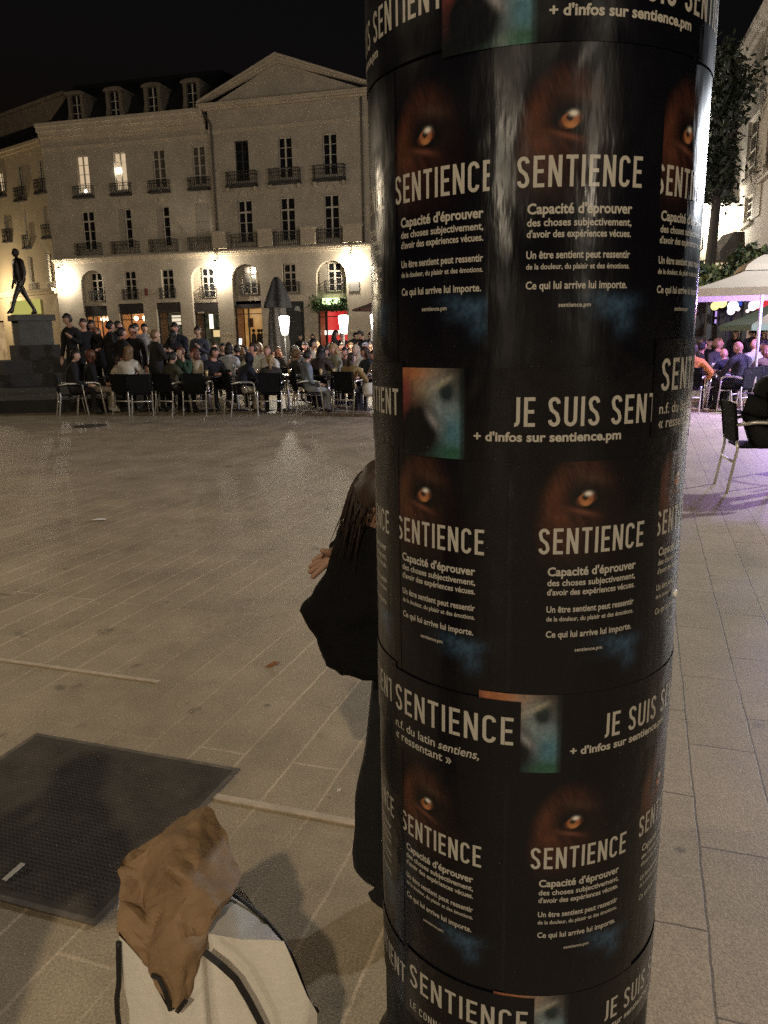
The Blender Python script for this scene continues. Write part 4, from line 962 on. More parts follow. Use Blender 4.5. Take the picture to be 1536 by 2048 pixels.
def hair_mesh(style, head, parent, material):
    if style == 'bald': return
    c, rot = head; m = MB()
    def blob(off, r, rough_=.010):
        bm = bmesh.new(); bmesh.ops.create_icosphere(bm, subdivisions=3, radius=1)
        for v in bm.verts:
            d = v.co.copy(); k = 1 + rough_/r[0]*mnoise.noise(d*4+Vector(off)*30)*1.6
            v.co = c + rot @ (Vector(off) + Vector((d.x*r[0]*k, d.y*r[1]*k, d.z*r[2]*k)))
        bm.verts.index_update(); m.add([v.co.copy() for v in bm.verts], [[v.index for v in f.verts] for f in bm.faces], 0, True); bm.free()
    sd = c.x*37 + c.z*11 + len(style)
    def shell(th, rough_, line=.50, nape=-.45, side=.10):
        keep = [d.z > line - .10*mnoise.noise(Vector((d.x*5, sd, 0))) - (.10 if abs(d.x) > .3 else 0) or (d.y < side + .05*mnoise.noise(Vector((d.z*5, sd, 3))) and d.z > nape) for d in HD]
        V = []
        for d, v, kp in zip(HD, HEADV, keep):
            if not kp: V.append(c + rot @ (v*.96)); continue
            k = th + rough_*mnoise.noise(d*4.5 + Vector((sd, 0, 0))) + rough_*.6*mnoise.noise(d*11 + Vector((0, sd, 0))); V.append(c + rot @ (v + d*k))
        m.add(V, [f for f in HF if sum(keep[i] for i in f) >= 2], 0, True)
    if style == 'short': shell(.015, .010)
    elif style == 'crop': shell(.007, .004, .55)
    elif style == 'curly': shell(.034, .026, .40)
    elif style in ('long','ponytail','bun','bob'):
        shell(.016, .008, .46, -.7, .16)
        if style == 'long': blob((0,-.078,-.12), (.092,.050,.16), .02); blob((.070,-.035,-.09), (.026,.042,.13), .012); blob((-.070,-.035,-.09), (.026,.042,.13), .012)
        if style == 'bob': blob((0,-.058,-.065), (.088,.058,.072), .012); blob((.070,-.012,-.05), (.022,.045,.075), .008); blob((-.070,-.012,-.05), (.022,.045,.075), .008)
        if style == 'ponytail': blob((0,-.118,.0), (.026,.030,.04), .008); blob((0,-.135,-.10), (.028,.024,.12), .012)
        if style == 'bun': blob((0,-.09,.10), (.042,.042,.040), .01)
    elif style == 'cap': shell(.014, .001, .42, -.05, -.05); blob((0,.088,.052), (.056,.052,.007), .001)
    elif style == 'hood': shell(.022, .006, .52, -1.1, .30); blob((0,-.05,-.12), (.085,.07,.05), .008)
    m.build('hair' if style not in ('cap','hood') else style, material, parent, fix=False)
HAIRC = {'black': (.010,.008,.008), 'brown': (.032,.017,.010), 'dark': (.018,.012,.009), 'red': (.10,.030,.014), 'blond': (.30,.20,.09), 'grey': (.2,.18,.16), 'fair': (.16,.095,.045)}
_hm = {k: mat(k+'_hair', v, .55) for k, v in HAIRC.items()}
def person(loc, yaw, label, pose='stand', h=None, hair=('short','dark'), top=(.02,.02,.022), legs=(.03,.03,.035), skin=0, shoe=0, group=None, name='person', mats=None, **kw):
    if not mats and pose in ('sit', 'stand'):
        q = rng.normal(size=5); kw['lean'] = kw.get('lean', 0) + .06*abs(q[0])*(1 if pose == 'sit' else .6); kw['headyaw'] = kw.get('headyaw', 0) + .38*q[1]; kw['headpitch'] = kw.get('headpitch', 0) + .16*q[2]
        kw['wide'] = kw.get('wide', 1.0)*(1+.07*q[3]); yaw += 9*q[4]
        if pose == 'stand' and 'arms' not in kw: kw['arms'] = [('down','chest'),('chest','lap'),'lap',('down','down'),('out','down'),('face','chest'),('down','out')][int(rng.integers(7))]
        if pose == 'stand': kw.setdefault('stride', .07*q[0])
    J, head = skeleton(pose, **kw); o = spawn(J); PEOPLE.append((o, J, head, hair, top, legs, skin, shoe, mats, yaw))
    base = 1.745 if pose != 'sit' else 1.335
    o.location = loc; o.rotation_euler = (0, 0, -R_(yaw)); s = (h/base) if h else 1; o.scale = (s, s, s)
    tag(o, label, 'person' if not mats else 'statue', group); o.name = name
    return o
def finish_people():
    dg = bpy.context.evaluated_depsgraph_get()
    news = [bpy.data.meshes.new_from_object(t[0].evaluated_get(dg)) for t in PEOPLE]
    for t, me in zip(PEOPLE, news):
        o, J, head, hair, top, legs, skin, shoe, mats, yaw = t
        o.modifiers.clear(); me.name = 'body'; o.data = me; me.materials.clear()
        for q in (mats or [SKINS[skin], cloth(top, 'top'), cloth(legs, 'trousers'), {0: SHOE, 1: SHOEW}.get(shoe) or cloth(legs, 'trousers')]): me.materials.append(q)
        if not mats or len(mats) > 1:
            for p in me.polygons: p.material_index = REG[region_of(p.center, J, 0)]
        for p in me.polygons: p.use_smooth = True
        add_head(me, head)
        hair_mesh(hair[0], head, o, mats[0] if mats else (_hm[hair[1]] if isinstance(hair[1], str) else cloth(hair[1])))
        c, rot = head
        if not mats:
            m = MB()
            for s in (-1, 1): m.sphere(c + rot @ Vector((s*.030,.0735,.007)), (.0095,.0075,.0055), 0, 8, 6)
            m.build('eyes', EYEM, o)
    PEOPLE.clear()

# ---- terrace chairs and tables
def make_chair(label):
    t = empty('terrace_chair'); tag(t, label, 'chair', 'aluminium terrace armchairs')
    r = .0135; w = .235
    m = MB(); m.box(-w+.02, w-.02, -.21, .22, .425, .445); m.build('seat', WEAVE, t)
    m = MB(); n = 6
    ys = [(-.235-.05*k/n, .47+.37*k/n) for k in range(n+1)]
    for k in range(n):
        (ya, za), (yb, zb_) = ys[k], ys[k+1]
        m.add([(-w+.025,ya,za),(w-.025,ya,za),(w-.025,yb,zb_),(-w+.025,yb,zb_),(-w+.025,ya-.012,za),(w-.025,ya-.012,za),(w-.025,yb-.012,zb_),(-w+.025,yb-.012,zb_)], [(0,1,2,3),(7,6,5,4),(0,3,7,4),(1,5,6,2)] + ([(0,4,5,1)] if k == 0 else []) + ([(3,2,6,7)] if k == n-1 else []))
    m.build('backrest', WEAVE, t)
    for s in (-1, 1):
        m = MB(); m.tube([(s*w, -.30, 0), (s*w, -.235, .42), (s*w, -.244, .50)], r, 8, 0); m.tube([(s*w, -.2445, .505), (s*w, -.29, .84)], r*1.15, 8, 1); m.build('leg', [ALU, WEAVE], t)
        m = MB(); m.tube([(s*(w+.01), .27, 0), (s*(w+.015), .22, .42), (s*(w+.02), .20, .60)], r, 8); m.build('leg', ALU, t)
        m = MB(); m.tube([(s*w, -.262, .645), (s*(w+.02), -.1, .672), (s*(w+.025), .1, .668), (s*(w+.02), .19, .640), (s*(w+.02), .20, .60)], r*1.25, 8); m.build('armrest', ALU, t)
    for (ya, za, xw) in ((-.262,.30,w-.01),(.222,.41,w),(-.2895,.835,w-.01)):
        m = MB(); m.tube([(-xw,ya,za),(xw,ya,za)], r*.9, 8); m.build('crossbar', WEAVE if za > .8 else ALU, t)
    return t
chair0 = None
def chair(p, yaw, label):
    global chair0
    if chair0 is None: chair0 = make_chair(label); c = chair0
    else: c = copy_tree(chair0); c['label'] = label
    c.location = (p[0], p[1], p[2] if len(p) > 2 else 0); c.rotation_euler = (0, 0, -R_(yaw)); return c
table0 = None
def table(p, label):
    global table0
    if table0 is None:
        t = empty('bistro_table'); m = MB(); m.lathe([(.34,.715),(.355,.722),(.355,.735),(.345,.742)], n=24); m.build('table_top', TABLE, t)
        m = MB(); m.tube([(0,0,.02),(0,0,.715)], .03, 10); m.build('pedestal', ALU, t)
        m = MB(); m.lathe([(.24,0),(.24,.015),(.05,.035)], n=20); m.build('foot', POLEK, t); table0 = t; c = t
    else: c = copy_tree(table0)
    tag(c, label, 'table', 'round bistro tables'); c.location = p; return c
def gx(px, Y, py=700): q = at(px, py, Y); return q.x

def sit(px, py, Y, yaw, label, ch=True, chlab=None, **kw):
    q = at(px, py, Y); hgt = max(1.20, min(1.48, q.z)); s = hgt/1.335
    kw.setdefault('arms', 'table'); kw.setdefault('lean', .05)
    r = R_(yaw); fwd = Vector((math.sin(r), math.cos(r), 0)); head_off = kw['lean']*.6
    base = Vector((q.x, Y, 0)) - fwd*head_off*s
    person(base, yaw, label, 'sit', hgt, **kw)
    if ch: chair(base + fwd*.02, yaw, chlab or ('chair under the ' + label))
def stand(px, py, Y, yaw, label, z0=0.0, **kw):
    q = at(px, py, Y); hgt = max(1.52, min(1.95, q.z - z0)); person((q.x, Y, z0), yaw, label, 'stand', hgt, **kw)

K = (.008,.0075,.009); NAVY = (.009,.011,.022); WHITE = (.58,.55,.50); CREAM = (.50,.44,.34); OLIVE = (.13,.12,.06); GREYB = (.15,.17,.19); JEAN = (.10,.12,.15); BEIGE = (.30,.25,.18); OCH = (.24,.17,.07); DGREEN = (.03,.07,.04)
# front row along the edge of the terrace
sit(141, 697, 16.2, 62, 'dark hooded man sitting sideways at the end of the front row', hair=('short','dark'), top=K, legs=K, arms='lap', lean=.15)
sit(173, 698, 16.5, 68, 'woman with long reddish hair and black coat next to the hooded man', hair=('long','red'), top=K, legs=(.3,.25,.2), skin=1, arms='lap', shoe=1)
sit(252, 690, 16.2, 20, 'woman with long hair in a white cardigan, seen from behind', hair=('long','fair'), top=WHITE, legs=K, skin=1, headyaw=-.7)
sit(232, 706, 16.9, 60, 'small woman leaning on the table beside the white cardigan', hair=('bob','brown'), top=CREAM, legs=K, skin=1, arms='face', ch=False, lean=.25)
sit(340, 703, 16.0, 30, 'person in a dark camouflage jacket seen from behind in the front row', hair=('short','black'), top=(.05,.05,.03), legs=K, skin=0, arms='out', headyaw=-.5)
sit(498, 700, 15.7, 62, 'broad man in a navy hoodie and beige trousers leaning over his table', hair=('hood',NAVY), top=NAVY, legs=BEIGE, skin=1, wide=1.18, lean=.42, arms='table', headyaw=.3)
sit(541, 717, 15.6, 2, 'woman with a fair ponytail and dark jacket seen straight from behind', hair=('ponytail','blond'), top=(.035,.03,.026), legs=K, lean=.2)
sit(611, 700, 15.6, 72, 'man in a grey blue sweater and jeans sitting sideways', hair=('short','black'), top=GREYB, legs=(.26,.28,.30), lean=.02, arms='lap', skin=0, wide=1.1)
sit(700, 706, 15.5, 28, 'woman with very long brown hair and ochre jacket seen from behind', hair=('long','brown'), top=OCH, legs=K, arms=('table','out'), lean=.1)
chair((gx(390,15.9), 15.9), 4, 'empty terrace chair seen square from behind at the green edged table')
chair((gx(270,16.1)+.1, 16.0), -8, 'empty terrace chair half behind the man in the emblem shirt')
# across the tables
sit(361, 693, 17.1, 195, 'red haired person in a green jacket facing across the table', hair=('short','red'), top=DGREEN, legs=K, skin=0, arms='face', ch=False)
sit(393, 696, 17.2, 210, 'woman with dark red hair reaching out a pale sleeve', hair=('bob','red'), top=CREAM, legs=K, skin=1)
sit(425, 690, 17.2, 135, 'man in black with a yellow green cuff bending to his drink', hair=('short','black'), top=K, legs=K, skin=1, lean=.3)
sit(455, 685, 17.6, 25, 'dark haired man in a white T-shirt seen from behind', hair=('bob','dark'), top=(.5,.52,.54), legs=JEAN, skin=0)
sit(506, 686, 17.6, 170, 'bearded man in an olive and white top facing the square', hair=('short','brown'), top=(.32,.29,.2), legs=K, skin=1)
sit(537, 690, 17.1, 195, 'man in a white T-shirt facing the square behind the ponytail', hair=('crop','fair'), top=WHITE, legs=JEAN, skin=1, wide=1.08)
sit(589, 700, 18.0, 40, 'light haired person in a dark top turned to the lamp', hair=('curly','fair'), top=(.04,.035,.03), legs=K)
sit(640, 690, 16.9, 30, 'woman with long black hair seen from behind among the drinkers', hair=('long','black'), top=(.05,.035,.03), legs=K)
sit(653, 690, 17.7, 185, 'young woman in an olive shirt facing the square', hair=('bob','dark'), top=OLIVE, legs=K, skin=0)
sit(671, 686, 17.2, 240, 'woman with long blond hair and grey green sweater', hair=('long','blond'), top=(.25,.25,.18), legs=K, skin=1)
sit(690, 694, 18.4, 180, 'person with folded hands between the blond and the brown haired women', hair=('short','dark'), top=(.10,.09,.08), legs=K, skin=1, arms='face')
sit(714, 689, 17.7, 200, 'woman in a pale hood facing the square', hair=('hood',(.42,.36,.26)), top=CREAM, legs=K, skin=0)
sit(735, 692, 17.1, 235, 'brown haired woman with a dark scarf beside the pale hood', hair=('long','brown'), top=(.03,.04,.05), legs=K, skin=1)
sit(750, 700, 16.6, 270, 'person in a pale pink top half behind the column', hair=('bob','dark'), top=(.4,.28,.24), legs=K, skin=1)
# further rows
sit(620, 677, 20.0, 80, 'man in a pale shirt holding a hand to his ear', hair=('short','black'), top=CREAM, legs=K, arms=('table','face'))
BACKROW = [(594,690,21.5,200,('short','grey'),(.16,.15,.14),'grey haired man in a grey top in the middle rows'),(609,683,22.5,150,('bob','black'),K,'dark bobbed woman behind the phoning man'),
 (632,684,23.5,200,('curly','blond'),(.4,.36,.25),'curly blond person in a pale top deep in the crowd'),(662,684,22,190,('long','dark'),(.12,.10,.08),'long haired woman in brown before the red shop'),
 (683,686,23,170,('short','brown'),(.05,.06,.05),'brown haired man in dark green before the red shop'),(703,684,24,200,('short','fair'),(.3,.25,.2),'fair haired man in beige near the pier'),
 (727,684,23,160,('cap',(.03,.03,.06)),(.06,.05,.08),'person in a dark cap near the flat parasol'),(742,682,24,190,('short','dark'),(.2,.15,.12),'dark haired person in tan beside the thin parasol pole'),
 (472,690,20,20,('short','dark'),(.06,.05,.05),'dark clad man beside the raised phone'),(489,692,19.2,215,('short','brown'),(.08,.07,.06),'man raising a bright phone'),
 (521,684,21.5,190,('bob','fair'),(.35,.3,.22),'fair bobbed woman below the amber shop'),(445,686,21,170,('short','black'),K,'black haired man in black below the dim shop'),
 (558,692,22,190,('short','brown'),(.05,.045,.05),'brown haired man under the folded parasol'),(432,684,23,200,('long','brown'),(.14,.1,.08),'brown haired woman in tan in the far rows'),
 (412,682,24,180,('short','dark'),(.03,.03,.04),'dark man in the far rows before the arcade pier')]
for (px, py, Y, yw, hr, tp, lb) in BACKROW:
    sit(px, py, Y, yw, lb, ch=False, hair=hr, top=tp, legs=K, skin=random.choice((0,1,1,2)), arms='raise' if 'raising' in lb else random.choice(('table','lap','face','chest')))
ph_ = at(481, 683, 19.0); m = MB(); m.box(-.037,.037,-.004,.004,-.075,.075,0); m.box(-.034,.034,-.0055,-.0041,-.07,.07,1); o = m.build('mobile_phone', [POLEK, glow('phone_screen', (.8,.88,1), 2.2)]); o.location = ph_; o.rotation_euler = (0,.1,0); tag(o, 'mobile phone with a bright screen held up above the crowd', 'phone')
for (px, py, Y, yw, hr, tp, lb) in ((668,660,27,90,('long','black'),K,'woman with long black hair standing at the bright counter'),(685,664,27.5,200,('short','black'),K,'dark man standing at the bright counter'),
        (708,664,28,150,('short','black'),K,'dark figure standing before the pier of the plaque'),(722,662,27,190,('curly','black'),K,'curly haired figure standing beside the pier'),(739,664,27.5,170,('short','black'),(.03,.025,.03),'dark figure standing by the flat parasol'),
        (600,668,29,170,('short','dark'),K,'dark figure standing before the closed door'),(625,668,29,190,('bob','dark'),K,'bobbed figure standing before the red shop window')):
    stand(px, py, Y, yw, lb, hair=hr, top=tp, legs=K)
# standing group by the statue, on its low stone platform
DZ0 = .28
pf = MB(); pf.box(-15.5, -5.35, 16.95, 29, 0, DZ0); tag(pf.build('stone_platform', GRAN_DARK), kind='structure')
stand(137, 627, 17.2, 175, 'tall man in an open dark jacket and pale shirt by the pedestal', DZ0, hair=('short','black'), top=K, legs=K, skin=2, arms=('chest','down'))
stand(164, 637, 17.4, 130, 'short haired man in black next to the tall man', DZ0, hair=('short','dark'), top=K, legs=K, skin=1)
stand(180, 640, 17.8, 170, 'woman with a dark bob among the standing group', DZ0, hair=('bob','black'), top=(.022,.02,.024), legs=K, skin=1)
stand(214, 642, 17.6, 70, 'dark haired man in profile among the standing group', DZ0, hair=('short','black'), top=K, legs=K, skin=1)
stand(229, 641, 18.2, 80, 'taller man in a grey scarf turned to the shops', DZ0, hair=('crop','dark'), top=(.03,.03,.034), legs=K, skin=1)
stand(240, 655, 17.2, 40, 'short dark person at the back of the standing group', 0, hair=('short','black'), top=K, legs=K, skin=1)
stand(264, 650, 18.0, 160, 'man in black behind the white cardigan', 0, hair=('short','dark'), top=K, legs=K, skin=1)
stand(272, 646, 21.0, 200, 'man in a grey patterned shirt before the orange shop', 0, hair=('short','dark'), top=(.18,.17,.18), legs=K)
stand(287, 645, 21.5, 160, 'person in a black and white shirt and cap before the arcade', 0, hair=('cap',K), top=(.35,.34,.34), legs=K)
stand(307, 659, 16.4, 35, 'waiter in a black T-shirt with a pale green ring emblem', 0, hair=('crop','fair'), top=(.012,.012,.012), legs=K, skin=0, arms='chest')
stand(360, 643, 17.6, 225, 'man in a dark coat bending over a table', 0, hair=('short','black'), top=NAVY, legs=K, skin=1, lean=.22, wide=1.15, arms='table')
stand(343, 660, 17.3, 20, 'dark haired person standing close to the bending man', 0, hair=('long','black'), top=(.015,.016,.02), legs=K)
stand(398, 652, 19.0, 200, 'person in a bluish jacket behind the bending man', 0, hair=('short','dark'), top=(.05,.055,.075), legs=K)
stand(196, 655, 20, 190, 'dim figure behind the standing group before the orange shop', 0, hair=('short','dark'), top=K, legs=K)
# statue on its pedestal
YST = 24.0
sp_ = at(62, 630, YST); pzt = sp_.z
st = person((sp_.x-.22, YST, pzt), 222, 'dark bronze statue of a walking man in a suit on a pedestal', 'stand', at(30, 497, YST).z - pzt, hair=('crop','dark'), mats=[BRONZE], name='statue', stride=-.38, arms='down', wide=1.2)
pd = empty('pedestal', (sp_.x, YST, DZ0), R_(35)); tag(pd, 'stepped grey granite pedestal that carries the walking bronze man', 'pedestal')
zt_ = pzt - DZ0 - .005; zm = at(60, 690, YST).z - DZ0
m = MB(); m.box(-.47,.47,-.47,.47,zm,zt_-.17); m.build('die', GRAN, pd)
m = MB(); m.box(-.56,.56,-.56,.56,zt_-.17,zt_); m.build('top_slab', GRAN, pd)
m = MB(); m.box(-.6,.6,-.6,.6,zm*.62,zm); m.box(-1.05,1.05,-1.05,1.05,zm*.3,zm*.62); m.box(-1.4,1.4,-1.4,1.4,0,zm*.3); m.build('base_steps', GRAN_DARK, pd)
# right terrace, under the parasols
sit(1384, 686, 14.6, 28, 'person in an orange T-shirt beside the edge of the column', hair=('short','dark'), top=(.62,.24,.06), legs=K, skin=1, arms=('out','out'))
sit(1402, 680, 16.2, 110, 'dark curly haired person in glasses near the white cup', hair=('curly','black'), top=K, legs=K, skin=1)
sit(1438, 676, 16.8, 150, 'brown haired person across the table from the bald men', hair=('short','fair'), top=(.05,.05,.07), legs=K, skin=1)
sit(1447, 694, 15.4, 330, 'balding red haired man leaning down at the table', hair=('bald','dark'), top=NAVY, legs=K, skin=1, lean=.35)
sit(1486, 681, 14.4, 335, 'bald man in a wide black jacket seen from behind', hair=('bald','dark'), top=(.014,.015,.016), legs=K, skin=1, wide=1.25, arms='table')
sit(1513, 676, 15.4, 20, 'bald man lit violet with a pale collar', hair=('bald','dark'), top=(.25,.22,.28), legs=K, skin=1)
sit(1536, 690, 14.9, 0, 'person with reddish brown hair at the picture edge', hair=('long','red'), top=(.07,.04,.03), legs=K)
for (px, py, Y, yw, hr, tp, lb) in ((1470,668,19.5,180,('long','black'),K,'long haired person in black behind the bald men'),(1505,660,20.5,190,('curly','black'),(.1,.08,.15),'curly haired person by the pale pole'),(1418,676,20,160,('short','dark'),K,'dark figure before the violet windows'),(1527,665,19,200,('bob','dark'),(.14,.1,.2),'dark haired person in violet by the red curtain')):
    stand(px, py, Y, yw, lb, hair=hr, top=tp, legs=K) if py < 670 else sit(px, py, Y, yw, lb, ch=False, hair=hr, top=tp, legs=K)
NP = Vector((3.56, 7.30, 0))
chair(NP, 100, 'near terrace chair with a black jacket hung over it')
person(NP + Vector((-.06,.0,0)), 98, 'person in a black padded jacket on the near chair', 'sit', 1.36, hair=('short','black'), top=(.008,.008,.009), legs=K, wide=1.22, lean=.22, arms='lap')
chair((4.9, 8.3), 330, 'terrace chair beside the near black jacket, partly out of sight')
for (px, Y, lb) in ((200,17.0,'bistro table before the red haired woman'),(290,16.9,'bistro table before the emblem shirt'),(372,16.6,'bistro table beside the green jacket'),(412,16.7,'bistro table with a yellow green rim light'),(470,16.7,'bistro table of the white T-shirt man'),(520,16.6,'bistro table before the ponytail'),(573,16.6,'bistro table next to the grey blue sweater'),(655,16.4,'bistro table of the olive shirt woman'),(722,16.4,'bistro table before the pale hood'),(600,19.2,'bistro table in the second row under the lamp'),(680,19.8,'bistro table in the second row before the red shop'),(500,19.4,'bistro table in the second row below the phone')):
    table((gx(px,Y), Y, 0), lb)
table((at(1420,720,15.6).x, 15.6, 0), 'bistro table with a white cup near the violet light'); table((at(1520,720,15.9).x, 15.9, 0), 'bistro table behind the bald men')
CUP = mat('white_cup', (.7,.68,.68), .4); GLS = mat('beer_glass', (.55,.42,.2), .12, spec=.7)
def drink(p, label, material, r=.036, h=.12, nm='drinking_glass'):
    m = MB(); m.lathe([(r*.75,0),(r,h),(r*.9,h),(r*.68,.01)], n=12); o = m.build(nm, material); o.location = p; tag(o, label, 'glass', 'drinks on the tables')
drink((at(1420,720,15.6).x+.02, 15.45, .742), 'white paper cup on the table near the violet light', CUP, .042, .13, 'paper_cup')
for k, (px, Y, dx, lb) in enumerate(((655,16.4,-.15,'beer glass on the olive shirt woman\'s table, nearer the black hair'),(655,16.4,.12,'beer glass on the olive shirt woman\'s table, nearer the blond'),(722,16.4,0,'beer glass before the pale hood'),(573,16.6,.05,'beer glass beside the grey blue sweater'),(520,16.6,-.1,'beer glass before the ponytail'),(412,16.7,.0,'beer glass by the yellow green cuff'),(290,16.9,-.1,'beer glass by the emblem shirt'))):
    drink((gx(px,Y)+dx, Y-.08, .742), lb, GLS)
HIV = glow('green_table_light', (.55,.8,.1), .35)
# handbag hanging on the front chair
m = MB(); m.lathe([(.10,0),(.15,.06),(.14,.20),(.09,.27)], n=14, wob=lambda w, z: 1+.08*math.sin(3*w+z*20)); m.tube([(-.1,0,.25),(-.08,0,.40),(.0,0,.46),(.08,0,.40),(.1,0,.25)], .012, 6)
o = m.build('handbag', cloth((.62,.58,.52))); o.location = (gx(738,15.5), 15.45, .34); o.scale = (1,.6,1); tag(o, 'pale handbag hanging from the chair of the ochre jacket', 'handbag')
# wooden crate at the column's edge
m = MB()
for k in range(5): m.box(-.02,.02,-.25,.25,.05+.1*k,.13+.1*k)
m.box(-.025,.025,-.25,-.21,.0,.55); m.box(-.025,.025,.21,.25,.0,.55); m.box(.3,.34,-.25,.25,.0,.55); m.box(.02,.3,.2,.24,.0,.5)
o = m.build('slatted_crate', mat('pale_wood', (.42,.33,.24), .8, var=.2, vscale=9)); o.location = (gx(752,15.0), 15.0, 0); tag(o, 'pale slatted wooden crate beside the column at the end of the terrace', 'crate')
# ---- folded parasol, terrace lamps, flat parasol
fp = at(556, 640, 24.5); pr_ = empty('folded_parasol', (fp.x, 24.5, 0)); tag(pr_, 'tall closed grey parasol with a dark pointed hood on the terrace', 'parasol')
zt_ = at(556, 557, 24.5).z
m = MB(); m.tube([(0,0,0),(0,0,zt_+.05)], .04, 8); m.lathe([(.35,0),(.35,.06),(.06,.1)], n=16); m.build('pole', POLEK, pr_)
wv = lambda w, z: 1+.16*math.sin(8*w+z*1.5)
m = MB(); m.lathe([(.24,.75),(.30,1.3),(.27,2.0),(.22,2.6),(.12,zt_-.1),(.03,zt_)], n=48, wob=wv); m.build('folded_canopy', CANVASD, pr_)
m = MB(); m.lathe([(.40,zt_-.86),(.37,zt_-.68),(.24,zt_-.33),(.15,zt_-.1),(.06,zt_+.04)], n=40, wob=lambda w, z: 1+.17*math.sin(5*w+.6)+.05*math.sin(11*w+z*6)); m.build('hood', CANVASK, pr_)
for (px, py, Y, lb, hh) in ((569,650,22.5,'glowing white tapered lamp before the folded parasol',1), (687,648,23.5,'glowing white tapered lamp before the red shop',1), (751,646,22.8,'glowing white lamp at the edge of the column',1)):
    p = at(px, py, Y); t = empty('terrace_lamp', (p.x, Y, 0)); tag(t, lb, 'lamp', 'tapered lamps on the terrace')
    z = p.z
    m = MB(); m.lathe([(.07,z-.27),(.095,z-.20),(.14,z+.12),(.145,z+.22),(.10,z+.25)], n=20); m.build('lamp_shade', LAMPT, t)
    m = MB(); m.tube([(0,0,0),(0,0,z-.30)], .025, 8); m.lathe([(.2,0),(.2,.03),(.04,.05)], n=16); m.build('stand', POLEK, t)
    point('terrace_lamp_light', (p.x, Y-.25, z+.1), 120, (1,.88,.68), .1)
q = at(742, 618, 26); t = empty('flat_parasol', (q.x, 26, 0)); tag(t, 'small flat dark open parasol beside the column edge', 'parasol')
m = MB(); m.lathe([(.62,q.z-.06),(.60,q.z),(.1,q.z+.16),(.02,q.z+.2)], n=16, smooth=False); m.build('canopy', mat('dark_red_canvas', (.07,.03,.02), .9), t); m = MB(); m.tube([(0,0,0),(0,0,q.z)], .03, 8); m.build('pole', POLEW, t)
# ---- beige and green parasols on the right
def parasol(loc, half, zv, za, mat_, label, rz=0.0, cap=True, pole=POLEW, poff=(0,0)):
    t = empty('square_parasol', loc, rz); tag(t, label, 'parasol', 'open parasols of the bar terrace')
    n = 8; vs = []; ring = []
    for k in range(4):
        a = math.pi/4 + k*math.pi/2; b = a + math.pi/2
        for i in range(n):
            f = i/n; ring.append((math.cos(a)*(1-f)+math.cos(b)*f, math.sin(a)*(1-f)+math.sin(b)*f, 1-.18*math.sin(math.pi*f)*.35))
    m = MB(); N = len(ring); R2 = half*math.sqrt(2); rows = [(1.0, zv-.13), (1.0, zv), (.75, zv+(za-zv)*.22), (.45, zv+(za-zv)*.52), (.18, zv+(za-zv)*.84), (.03, za)]
    for (r, z) in rows: vs += [(x*R2*r, y*R2*r, z+ (0 if r > .98 else -.02*(1-w)*10*r)) for (x, y, w) in ring]
    fs = [(i*N+k, i*N+(k+1)%N, (i+1)*N+(k+1)%N, (i+1)*N+k) for i in range(len(rows)-1) for k in range(N)]
    m.add(vs, fs, 0, False); c = m.build('canopy', mat_, t); sm_ = c.modifiers.new('thick', 'SOLIDIFY'); sm_.thickness = .006
    if cap:
        m = MB(); vs = []
        for (r, z) in ((.30, za-.12), (.26, za-.02), (.12, za+.10), (.02, za+.16)): vs += [(x*R2*r, y*R2*r, z) for (x, y, w) in ring]
        m.add(vs, [(i*N+k, i*N+(k+1)%N, (i+1)*N+(k+1)%N, (i+1)*N+k) for i in range(3) for k in range(N)]); m.build('vent_cap', mat_, t)
    m = MB(); m.tube([(0,0,0),(0,0,za)], .028, 10); m.build('pole', pole, t)
    m = MB(); m.lathe([(.3,0),(.3,.05),(.05,.08)], n=16); m.build('base', POLEK, t)
    for k in range(4):
        a = math.pi/4+k*math.pi/2; m = MB(); m.tube([(0,0,za-.05),(math.cos(a)*R2*.97, math.sin(a)*R2*.97, zv-.02)], .012, 6); m.build('rib', pole, t)
    return t
b_ = at(1524, 590, 14.2)
parasol((b_.x, 14.2, 0), 1.36, at(1460,576,13.2).z, at(1530,514,14.2).z-.12, CANVAS, 'large square beige parasol with a pale pole over the bald men', R_(-12))
b_ = at(1585, 620, 18.5)
parasol((b_.x, 18.5, 0), 1.25, at(1460,650,18).z, at(1550,588,18.5).z, CANVASG, 'dull green parasol lower down behind the beige one', R_(-8), cap=False)

